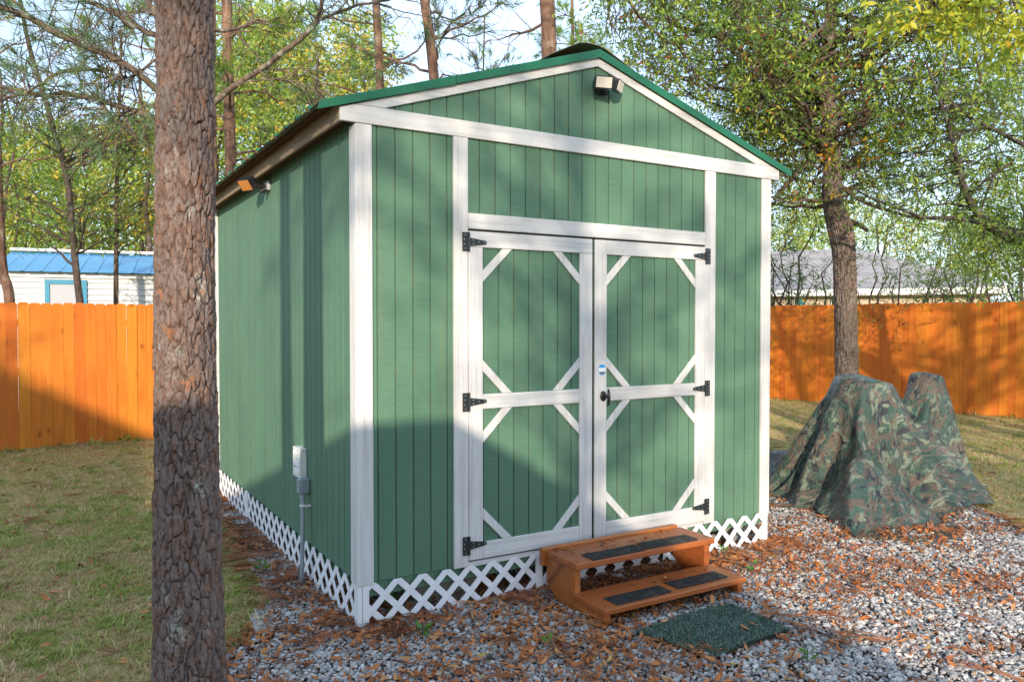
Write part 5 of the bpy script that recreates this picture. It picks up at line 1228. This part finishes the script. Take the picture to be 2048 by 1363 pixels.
# ---- understorey shrubs behind the right fence, in front of the tan house -------------------
def shrub(px, d, hpx, spread, label, ns, per, leafm='shrub_leaf', t0=0, t1=1, top=420):
    tr = Tree(); base = at(px, 646, d); base[2] = 0; C = []
    for s in range(ns):
        tip = at(px + rng.uniform(-spread, spread), rng.uniform(top, 560), d + rng.uniform(-.8, .8)); b = base + np.array([rng.normal() * .15, rng.normal() * .15, 0])
        P = tr.limb(b, tip, wpx(8, d), 0.004, 0.05, 0.07, 10, 5)
        for k in range(4, 10): C.append(P[k] + rng.normal(size=3) * .2)
        for _ in range(6):
            i = rng.integers(4, 10); tr.limb(P[i], P[i] + unit(rdir(1, .5)[0]) * rng.uniform(.4, 1.0), .007, .002, 0, .1, 6, 4)
    tr.sprigs(np.array(C), per, 0.45, 0.28, 7, 0.075, 0.024, t0, t1, .9, 0.0015)
    tr.finish('shrub', label, 'shrub', 'twig_bark', leafm, base=base, group='understorey shrubs behind the right fence')
shrub(1600, 17.2, 0, 90, 'thin leafy sapling between the shed corner and the oak trunk', 9, 8, top=330)
shrub(1575, 18.0, 0, 60, 'sparse twiggy shrub just right of the shed against the tan house', 5, 4)
shrub(1745, 16.5, 0, 70, 'twiggy shrub right of the oak trunk against the grey roof', 4, 3)
shrub(1815, 15.2, 0, 80, 'glossy green shrub above the fence in front of the tan house', 7, 9, t0=.2, t1=1, top=470)
shrub(1905, 15.6, 0, 80, 'leafy shrub hiding the right end of the grey roof', 7, 10, top=400)
shrub(2010, 15.0, 0, 70, 'dark leafy shrub above the fence at the right edge', 7, 11, t0=0, t1=.6, top=400)

# ---- far woodland -----------------------------------------------------------------------------
def woodland(name, label, regions, per, trunks):
    tr = Tree()
    for (n, x0, x1, y0, y1, da, db, t0, t1) in regions:
        C = clump_px(n, x0, x1, y0, y1, da, db)
        tr.sprigs(C, per, 1.0, 0.6, 7, 0.17, 0.075, t0, t1, 0.75, 0.0)
        for c in C[::3]: tr.limb(c, c + np.array([rng.normal() * .8, rng.normal() * .8, -1.5]), .03, .015, 0, .1, 5, 4)
    for (x0, x1, n, da, db) in trunks:
        for _ in range(n):
            p = at(rng.uniform(x0, x1), 646, rng.uniform(da, db)); p[2] = 0; q_ = p + np.array([rng.normal() * .6, rng.normal() * .6, rng.uniform(6, 10)])
            tr.limb(p, q_, rng.uniform(.07, .15), .04, 0, 0.02, 8, 6)
    V = np.concatenate(tr.V); F = np.concatenate(tr.F); Q = np.concatenate(tr.L)
    root = empty(name, (0, 0, 0), label, 'woodland'); root['kind'] = 'stuff'
    o = link('trunks', npmesh('trunks', V, F, 4, M['twig_bark'], None, True), root); o['kind'] = 'stuff'
    o = link('foliage', npmesh('foliage', Q, np.arange(len(Q)), 4, M['wood_leaf'], {'tone': np.concatenate(tr.T)}), root); o['kind'] = 'stuff'
woodland('woodland', 'sunlit yellow-green woodland far behind the left fence and the shed',
         [(150, -60, 440, 240, 520, 24, 36, 0., 1.), (90, 420, 760, 20, 330, 22, 30, 0.0, 1.0), (26, -60, 320, 380, 540, 26, 40, 0., .6), (26, 430, 600, -20, 260, 24, 32, 0., .8), (10, 600, 780, 100, 200, 24, 32, 0.3, 1.)], 40, [(-60, 700, 26, 22, 36)])
woodland('woodland', 'pale yellow-green treetops beyond the tan house on the right',
         [(110, 1500, 2250, 420, 570, 34, 48, 0.2, .9), (40, 1500, 2200, 300, 470, 30, 40, 0., .8)], 40, [(1500, 2200, 8, 34, 44)])

# ---- trees behind the photographer: they dapple the light on the yard --------------------------
def shade_tree(x, y, h0, h1, rad, n, label, per=22, leafm='oak_leaf', r0=0.16, trunkr=0.14):
    tr = Tree(); P = np.array([(x, y, 0), (x + .1, y, h0 * .5), (x, y + .1, h0), (x, y, h1)]); S = smooth_path(P, 16); Rr = np.linspace(trunkr, .04, 16); tr.tube(S, Rr, 9)
    C = np.array([[x, y, (h0 + h1) / 2]]) + rdir(n) * (rng.random((n, 1)) ** .45) * np.array([rad, rad, (h1 - h0) / 2])
    for c in C:
        b, r_ = tr.trunk_at(S, Rr, np.clip(c[2] - .8, h0 * .7, h1)); tr.limb(b, c, .04, .008, .08, .08, 7, 5)
    tr.sprigs(C, per, 0.55, 0.35, 7, 0.10, 0.04, 0, 1, .8, 0)
    tr.finish('oak_tree', label, 'tree', 'oak_bark', leafm, base=P[0])
shade_tree(-8.3, -15.5, 4.2, 9.0, 2.6, 30, 'spreading oak behind the garage, up-sun of the shed', trunkr=0.05)
shade_tree(-3.6, -16.5, 3.2, 8.0, 2.6, 30, 'oak behind the photographer, up-sun of the tarpaulin')
shade_tree(4.4, -9.2, 2.6, 7.2, 2.7, 46, 'unseen oak added behind the photographer to shade the right fence', 26)  # tree put in out of view to shade the right fence
shade_tree(-12.5, -6.0, 3.6, 7.0, 1.9, 14, 'oak left of the garage, up-sun of the back fence')
tr = Tree(); P = np.array([(-2.52, -2.615, -.05), (-2.50, -2.60, 1.5), (-2.53, -2.61, 3.0), (-2.5, -2.58, 6.0), (-2.45, -2.6, 9.0)]); S = smooth_path(P, 20); tr.tube(S, np.linspace(.095, .05, 20), 12)
for k in range(12):
    z = 6.0 + 3 * k / 12; b = np.array([-2.5, -2.6, z]); a = k * 2.4; tr.pine_limb(b, b + np.array([math.cos(a), math.sin(a), .3]) * 1.1, .025, .008, .05, 5, 12, .2, .005)
tr.finish('pine_tree', 'slim pine standing just outside the left edge of the picture', 'tree', 'pine_bark_far', None, 'needle', base=P[0])

# ================================================================== SCATTER: gravel, litter, grass (geometry-node instances)
def scatter(name, pts, rot, scl, idx, meshes, label, cat):
    src = bpy.data.collections.new(name + '_source')
    for i, me in enumerate(meshes):
        src.objects.link(bpy.data.objects.new('%s_piece_%02d' % (name, i), me))
    n = len(pts); me = bpy.data.meshes.new(name); me.vertices.add(n); me.vertices.foreach_set('co', np.asarray(pts, np.float32).ravel())
    a = me.attributes.new('rot', 'FLOAT_VECTOR', 'POINT'); a.data.foreach_set('vector', np.asarray(rot, np.float32).ravel())
    a = me.attributes.new('scl', 'FLOAT', 'POINT'); a.data.foreach_set('value', np.asarray(scl, np.float32))
    a = me.attributes.new('idx', 'INT', 'POINT'); a.data.foreach_set('value', np.asarray(idx, np.int32))
    o = bpy.data.objects.new(name, me); COL.objects.link(o); tag(o, label, cat, kind='stuff')
    ng = bpy.data.node_groups.new(name + '_nodes', 'GeometryNodeTree'); ng.interface.new_socket('Geometry', in_out='INPUT', socket_type='NodeSocketGeometry'); ng.interface.new_socket('Geometry', in_out='OUTPUT', socket_type='NodeSocketGeometry')
    N = ng.nodes; gi = N.new('NodeGroupInput'); go = N.new('NodeGroupOutput'); ip = N.new('GeometryNodeInstanceOnPoints'); ci = N.new('GeometryNodeCollectionInfo')
    ci.inputs['Collection'].default_value = src; ci.inputs['Separate Children'].default_value = True; ci.inputs['Reset Children'].default_value = True
    def na(nm, dt):
        k = N.new('GeometryNodeInputNamedAttribute'); k.data_type = dt; k.inputs['Name'].default_value = nm; return k.outputs['Attribute']
    e2r = N.new('FunctionNodeEulerToRotation')
    ng.links.new(na('rot', 'FLOAT_VECTOR'), e2r.inputs[0]); ng.links.new(e2r.outputs[0], ip.inputs['Rotation'])
    ng.links.new(na('scl', 'FLOAT'), ip.inputs['Scale']); ng.links.new(na('idx', 'INT'), ip.inputs['Instance Index'])
    ip.inputs['Pick Instance'].default_value = True
    ng.links.new(gi.outputs[0], ip.inputs['Points']); ng.links.new(ci.outputs[0], ip.inputs['Instance']); ng.links.new(ip.outputs[0], go.inputs[0])
    md = o.modifiers.new('scatter', 'NODES'); md.node_group = ng
    return o
import bmesh
def stone_mesh(seed, mat):
    bm = bmesh.new(); bmesh.ops.create_icosphere(bm, subdivisions=1, radius=0.5); r = np.random.default_rng(seed)
    # angular crushed stone: cut by random planes
    for v in bm.verts:
        v.co *= r.uniform(0.8, 1.15)
    for _ in range(5):
        nrm = Vector(r.normal(size=3)).normalized(); d = r.uniform(0.22, 0.38)
        for v in bm.verts:
            s = v.co.dot(nrm) - d
            if s > 0: v.co -= nrm * s
    sc_ = Vector((r.uniform(.9, 1.25), r.uniform(.7, 1.0), r.uniform(.5, .75)))
    for v in bm.verts: v.co = Vector((v.co.x * sc_.x, v.co.y * sc_.y, v.co.z * sc_.z))
    me = bpy.data.meshes.new('stone'); bm.to_mesh(me); bm.free(); me.materials.append(mat); return me
def mat_stone():
    t = NT('crushed_grey_stone'); r = t.rand(); n1 = t.noise(t.coord('Object', rand=20.0), 3.0, 4, 0.6)
    c = t.ramp(r, [(0.0, (0.205, 0.192, 0.184)), (0.3, (0.345, 0.325, 0.312)), (0.62, (0.475, 0.445, 0.42)), (0.86, (0.60, 0.562, 0.525)), (0.95, (0.68, 0.655, 0.62)), (0.97, (0.36, 0.26, 0.18)), (1.0, (0.50, 0.42, 0.33))])
    c = hsvj(t, c, n1, v=0.28); t.bump(n1, 0.3, 0.1); return t.fin(c, 0.8, 0, 0.3)
M['stone'] = mat_stone()
def sample_view(n, x0, x1, y0, y1, near, pw):
    """points, thinned with distance from the camera (nearer ground gets more)"""
    out = []
    while sum(map(len, out)) < n:
        x = rng.uniform(x0, x1, n); y = rng.uniform(y0, y1, n); d = (x - CAM[0]) * _F[0] + (y - CAM[1]) * _F[1]
        lat = (x - CAM[0]) * _Rt[0] + (y - CAM[1]) * _Rt[1]
        ok = (d > 1.2) & (abs(lat) < d * 0.86 + .6) & (rng.random(n) < np.minimum(1, (near / np.maximum(d, .1)) ** pw)); out.append(np.stack([x[ok], y[ok]], 1))
    return np.concatenate(out)[:n]
def not_under_shed(x, y, mgn=0.5): return ~((x > mgn) & (x < W_ - mgn) & (y > mgn) & (y < D_ - mgn))
# --- gravel
pts = sample_view(250000, -2.6, 7.0, -3.2, 4.4, 4.6, 0.9)
k = in_gravel(pts[:, 0] + (edge_noise(pts[:, 0] + 50, pts[:, 1] + 50, .18, 1) - .5) * .22, pts[:, 1] + (edge_noise(pts[:, 0] + 50, pts[:, 1] + 50, .18, 2) - .5) * .22) & not_under_shed(pts[:, 0], pts[:, 1], .45) & ~((abs(pts[:, 0] - 1.65) < .31) & (abs(pts[:, 1] + .91) < .19))
pts = pts[k]; n = len(pts)
size = np.clip(rng.lognormal(-3.90, 0.34, n), 0.009, 0.046)
zz = size * rng.uniform(0.0, 0.30, n) + 0.006 + 0.020 * edge_noise(pts[:, 0] + 50, pts[:, 1] + 50, 0.35, 3)
scatter('gravel_stones', np.column_stack([pts, zz]), np.column_stack([rng.uniform(-.5, .5, n), rng.uniform(-.5, .5, n), rng.uniform(0, 6.28, n)]), size, rng.integers(0, 12, n), [stone_mesh(i, M['stone']) for i in range(12)], 'loose grey crushed stones covering the gravel bed', 'gravel')
# --- fallen leaves
def leaf_litter_mesh(seed, mat):
    r = np.random.default_rng(seed); nseg = 6; V = []; F = []; cur = r.uniform(-.5, .9); tw = r.uniform(-.6, .6); w = r.uniform(.13, .20); cup = r.uniform(-.25, .5)
    for i in range(nseg + 1):
        t = i / nseg; x = t - .5; ww = w * math.sin(math.pi * min(1, (t * .96 + .04))) ** .8 * (1.0 if t < .6 else 1.12); z = cur * (x * x - .08); a = tw * x
        for s in (-1, 0, 1):
            yy = s * ww; V.append((x, yy * math.cos(a), z + yy * math.sin(a) + (abs(s) * cup * ww)))
    for i in range(nseg):
        for s in (0, 1): F.append((3*i+s, 3*i+3+s, 3*i+4+s, 3*i+1+s))
    me = bpy.data.meshes.new('fallen_leaf'); me.from_pydata(V, [], F); me.polygons.foreach_set('use_smooth', np.ones(len(F), bool)); me.materials.append(mat); return me
def mat_litter():
    t = NT('fallen_leaf_brown'); r = t.rand(); n1 = t.noise(t.coord('Object', rand=20.), 5, 3)
    c = t.ramp(r, [(0.0, (0.17, 0.055, 0.022)), (0.35, (0.31, 0.094, 0.026)), (0.65, (0.43, 0.145, 0.038)), (0.90, (0.50, 0.205, 0.07)), (0.985, (0.36, 0.22, 0.10)), (1.0, (0.48, 0.33, 0.06))])
    c = hsvj(t, c, n1, v=0.2); return t.fin(c, 0.6, 0, 0.3)
M['litter'] = mat_litter()
pts = sample_view(120000, -2.6, 12.0, -3.2, 7.6, 4.8, 0.9)
x, y = pts[:, 0], pts[:, 1]; g_ = in_gravel(x, y)
dens = np.clip(edge_noise(x + 40, y + 40, 0.45, 5) * 1.5 - 0.25, 0.05, 1) * np.where(g_, 1.0, 0.07)
patch = np.exp(-(((x - 0.95) / .75) ** 2 + ((y + 0.55) / .42) ** 2)) + 0.8 * np.exp(-(((x - 2.6) / .9) ** 2 + ((y + .25) / .25) ** 2)) + .8 * np.exp(-(((x - 1.7) / .7) ** 2 + ((y + .02) / .22) ** 2)) + .6 * np.exp(-(((x + .45) / .25) ** 2 + ((y - .12) / .2) ** 2))
dens = np.clip(dens * 0.75 + patch, 0, 1)
onmat = (abs(x - 1.65) < .34) & (abs(y + .91) < .23)
k = (rng.random(len(x)) < np.where(onmat, .035, dens)) & not_under_shed(x, y, .35)
under_steps = (x > 1.06) & (x < 2.2) & (y > -0.68) & (y < -0.05)
x, y, onmat, us = x[k], y[k], onmat[k], under_steps[k]; n = len(x)
z = np.where(onmat, 0.068, np.where(in_gravel(x, y), 0.034, 0.03)) + rng.uniform(0, .014, n)
scatter('fallen_leaves', np.column_stack([x, y, z]), np.column_stack([rng.normal(size=n) * .35, rng.normal(size=n) * .35, rng.uniform(0, 6.28, n)]), np.clip(rng.lognormal(-3.2, .3, n), .020, .075), rng.integers(0, 10, n), [leaf_litter_mesh(i, M['litter']) for i in range(10)], 'fallen brown and orange leaves strewn over the gravel', 'leaves')
# leaves on the treads
n = 26; x = rng.uniform(1.14, 2.1, n); up = rng.random(n) < .7; y = np.where(up, rng.uniform(-.27, -.12, n), rng.uniform(-.50, -.40, n)); z = np.where(up, .296, .127)
LM = [leaf_litter_mesh(40 + i, M['litter']) for i in range(6)]
for i in range(n):
    o = bpy.data.objects.new('fallen_leaf', LM[i % 6]); COL.objects.link(o); o.location = (x[i], y[i], z[i]); s_ = rng.uniform(.03, .06); o.scale = (s_, s_, s_)
    o.rotation_euler = (rng.normal() * .12, rng.normal() * .12, rng.uniform(0, 6.28)); tag(o, 'small dry brown leaf lying on the wooden steps', 'leaf', 'dry leaves lying on the wooden steps')
# --- pine straw
def straw_mesh(seed, mat):
    r = np.random.default_rng(seed); V = []; F = []
    for _ in range(9):
        a = r.normal() * .45; c = r.uniform(-.25, .25, 2); L = r.uniform(.7, 1.2); bend = r.normal() * .12; w = .0068; n = 4; b = len(V)
        for i in range(n + 1):
            t = i / n - .5; px_, py_ = t * L, bend * t * t * 4; X = c[0] + px_ * math.cos(a) - py_ * math.sin(a); Y = c[1] + px_ * math.sin(a) + py_ * math.cos(a); z = .04 + .05 * r.random() + .03 * math.sin(t * 3)
            V += [(X - w * math.sin(a), Y + w * math.cos(a), z), (X + w * math.sin(a), Y - w * math.cos(a), z + .012)]
        for i in range(n): F.append((b + 2*i, b + 2*i + 1, b + 2*i + 3, b + 2*i + 2))
    me = bpy.data.meshes.new('pine_straw'); me.from_pydata(V, [], F); me.materials.append(mat); return me
t = NT('pine_straw_red'); c = t.ramp(t.rand(), [(0.0, (0.15, 0.052, 0.022)), (0.6, (0.27, 0.092, 0.034)), (1.0, (0.36, 0.16, 0.06))]); M['straw'] = t.fin(c, 0.7, 0, 0.3)
pts = sample_view(16000, -2.6, 8.0, -3.0, 7.6, 5.0, 0.8); x, y = pts[:, 0], pts[:, 1]
g_ = in_gravel(x, y)
dwall = np.minimum(np.where((y > -.1) & (y < 4), abs(x + .03), 9), np.where((x > -.2) & (x < 3.3), abs(y + .03), 9))
edge = np.abs(in_gravel(x + .12, y + .05).astype(int) - in_gravel(x - .12, y - .05).astype(int)) > 0
dens = 0.05 + 0.8 * np.exp(-(dwall / .13) ** 2) + 0.55 * edge + .30 * np.clip(edge_noise(x + 30, y + 30, .5, 9) * 2 - 1.0, 0, 1)
dens = np.where(g_ | edge, dens, dens * .16)
k = (rng.random(len(x)) < dens) & not_under_shed(x, y, .3) & ~((abs(x - 1.65) < .34) & (abs(y + .91) < .23) & (rng.random(len(x)) < .8))
x, y = x[k], y[k]; n = len(x)
scatter('pine_straw', np.column_stack([x, y, np.full(n, .022) + .02 * edge_noise(x + 50, y + 50, .35, 3)]), np.column_stack([rng.normal(size=n) * .10, rng.normal(size=n) * .10, rng.uniform(0, 6.28, n)]), rng.uniform(.12, .19, n), rng.integers(0, 8, n), [straw_mesh(i, M['straw']) for i in range(8)], 'reddish pine straw along the shed walls and the gravel edge', 'pine straw')
# --- grass
def tuft_mesh(seed, mat, nb):
    r = np.random.default_rng(seed); V = []; F = []
    for _ in range(nb):
        a = r.uniform(0, 6.28); lean = r.uniform(.25, 1.3); h = r.uniform(.5, 1.1); w = r.uniform(.045, .075); bx_, by_ = r.normal(size=2) * .35; b = len(V); ca, sa = math.cos(a), math.sin(a)
        for i in range(3):
            t = i / 3; X = bx_ + ca * lean * t * t; Y = by_ + sa * lean * t * t; Z = h * t * (1 - .35 * t * min(lean, 1)); ww = w * (1 - t * .55)
            V += [(X - sa * ww, Y + ca * ww, Z), (X + sa * ww, Y - ca * ww, Z)]
        V.append((bx_ + ca * lean, by_ + sa * lean, h * (1 - .35 * min(lean, 1))))
        F += [(b, b+1, b+3, b+2), (b+2, b+3, b+5, b+4), (b+4, b+5, b+6)]
    me = bpy.data.meshes.new('grass_tuft'); me.from_pydata(V, [], F); me.materials.append(mat); return me
def mat_grass(name, stops):
    t = NT(name); c = t.ramp(t.rand(), stops); t.fin(c, 0.6, 0, 0.25)
    tr_ = t.node('ShaderNodeBsdfTranslucent'); t.l.new(c, tr_.inputs['Color']); mx = t.node('ShaderNodeMixShader'); mx.inputs[0].default_value = .3
    t.l.new(t.b.outputs[0], mx.inputs[1]); t.l.new(tr_.outputs[0], mx.inputs[2]); t.l.new(mx.outputs[0], t.out.inputs['Surface']); return t.m
M['grass_green'] = mat_grass('green_grass_blades', [(0.0, (0.23, 0.30, 0.055)), (0.6, (0.36, 0.41, 0.09)), (1.0, (0.49, 0.50, 0.15))])
M['grass_dry'] = mat_grass('dry_grass_blades', [(0.0, (0.47, 0.33, 0.15)), (0.6, (0.63, 0.47, 0.23)), (1.0, (0.72, 0.58, 0.34))])
def lawn_patch(name, n, x0, x1, y0, y1, near, pw, label, s0, s1, green):
    pts = sample_view(n, x0, x1, y0, y1, near, pw); x, y = pts[:, 0], pts[:, 1]
    jx = (edge_noise(x + 50, y + 50, .15, 1) - .5) * .26
    k = ~in_gravel(x + jx, y) & ~((x > -.02) & (x < W_) & (y > -.05) & (y < D_)); x, y = x[k], y[k]; n = len(x)
    gn = edge_noise(x + 40, y + 40, .55, 21) * .35 + edge_noise(x + 40, y + 40, .16, 22) * .65 + green
    isg = rng.random(n) < np.clip((gn - .44) * 2.4, .12, .62)
    idx = np.where(isg, rng.integers(0, 6, n), rng.integers(6, 12, n)); s = np.where(isg, rng.uniform(s0, s1, n), rng.uniform(s0 * .8, s1 * .85, n))
    s = s * np.where(rng.random(n) < .05, rng.uniform(1.5, 2.3, n), 1.0) * (0.8 + .5 * edge_noise(x + 20, y + 20, .3, 33))
    fd = np.minimum(abs((y - 7.94) - .134 * (x + .08)), abs((x - 11.92) + .1683 * (y - 7.513))); s = s * np.where((fd < .12) & (rng.random(n) < .5), rng.uniform(1.3, 2.4, n), 1.0)
    scatter(name, np.column_stack([x, y, np.full(n, .0)]), np.column_stack([rng.normal(size=n) * .12, rng.normal(size=n) * .12, rng.uniform(0, 6.28, n)]), s, idx, [tuft_mesh(i, M['grass_green'], 9) for i in range(6)] + [tuft_mesh(20 + i, M['grass_dry'], 9) for i in range(6)], label, 'grass')
lawn_patch('grass', 62000, -2.7, 0.0, -0.6, 7.9, 4.5, 1.1, 'short green and straw-coloured grass on the lawn left of the shed', .020, .038, 0.0)
lawn_patch('grass', 52000, 3.0, 13.2, -2.5, 9.4, 8.0, .8, 'short dry and green grass on the lawn right of the shed', .024, .042, 0.0)

# ================================================================== small weeds, stone
def weed(px, py, s, nl, label, h=0.06):
    r_ = at(px, py, 1.0) - CAM; tt = (0.03 - CAM[2]) / r_[2]; p = CAM + tt * r_
    tr = Tree(); root = empty('weed', (float(p[0]), float(p[1]), 0.0), label, 'weed', 'green weeds sprouting from the gravel')
    A = np.column_stack([np.cos(np.arange(nl) * 2.4), np.sin(np.arange(nl) * 2.4), rng.uniform(.3, 1.1, nl)]); P = p + np.column_stack([A[:, :2] * .008, rng.uniform(0, h, nl)])
    tr.leaves(P, A, s * rng.uniform(.7, 1.2, nl), s * .42, rng.random(nl)); tr.tube([p - np.array([0, 0, .03]), p + np.array([.003, .002, h])], [.003, .002], 5)
    Q = np.concatenate(tr.L); link('leaves', npmesh('leaves', Q, np.arange(len(Q)), 4, M['weed'], {'tone': np.concatenate(tr.T)}), root)
    link('stem', npmesh('stem', np.concatenate(tr.V), np.concatenate(tr.F), 4, M['weed']), root)
weed(845, 1268, .06, 9, 'low leafy green weed on gravel in front of the left lattice')
weed(1100, 1292, .05, 5, 'two-leaved green sprout among brown leaves left of the doormat')
weed(1505, 1142, .045, 7, 'bright green weed on gravel right of the steps')
weed(1448, 1108, .04, 5, 'small green sprout at the lattice foot right of the upper step')
weed(1615, 1320, .06, 6, 'flat green weed on gravel at the lower right of the doormat')
weed(786, 1228, .06, 5, 'upright green leaf standing against the left front lattice', .10)
weed(527, 1142, .06, 7, 'small dark green weed beside the lattice on the side of the shed')
weed(247, 887, .10, 8, 'bright green sprout at the foot of the left fence', .10)
bm = bmesh.new(); bmesh.ops.create_icosphere(bm, subdivisions=3, radius=1.0)
for v in bm.verts:
    v.co *= 1 + .35 * noise.noise(v.co * 1.4) + .12 * noise.noise(v.co * 4); v.co = Vector((v.co.x * .045, v.co.y * .03, max(v.co.z, -.3) * .042))
me = bpy.data.meshes.new('stone_chunk'); bm.to_mesh(me); bm.free(); o = link('stone_chunk', me, None, M['concrete'])
r_ = at(520, 1262, 1.0) - CAM; p = CAM + (0.02 - CAM[2]) / r_[2] * r_; o.location = (p[0], p[1], 0.03); o.rotation_euler = (0, -.5, .6)
tag(o, 'pale grey stone chunk on the lawn edge near the foreground pine', 'stone')
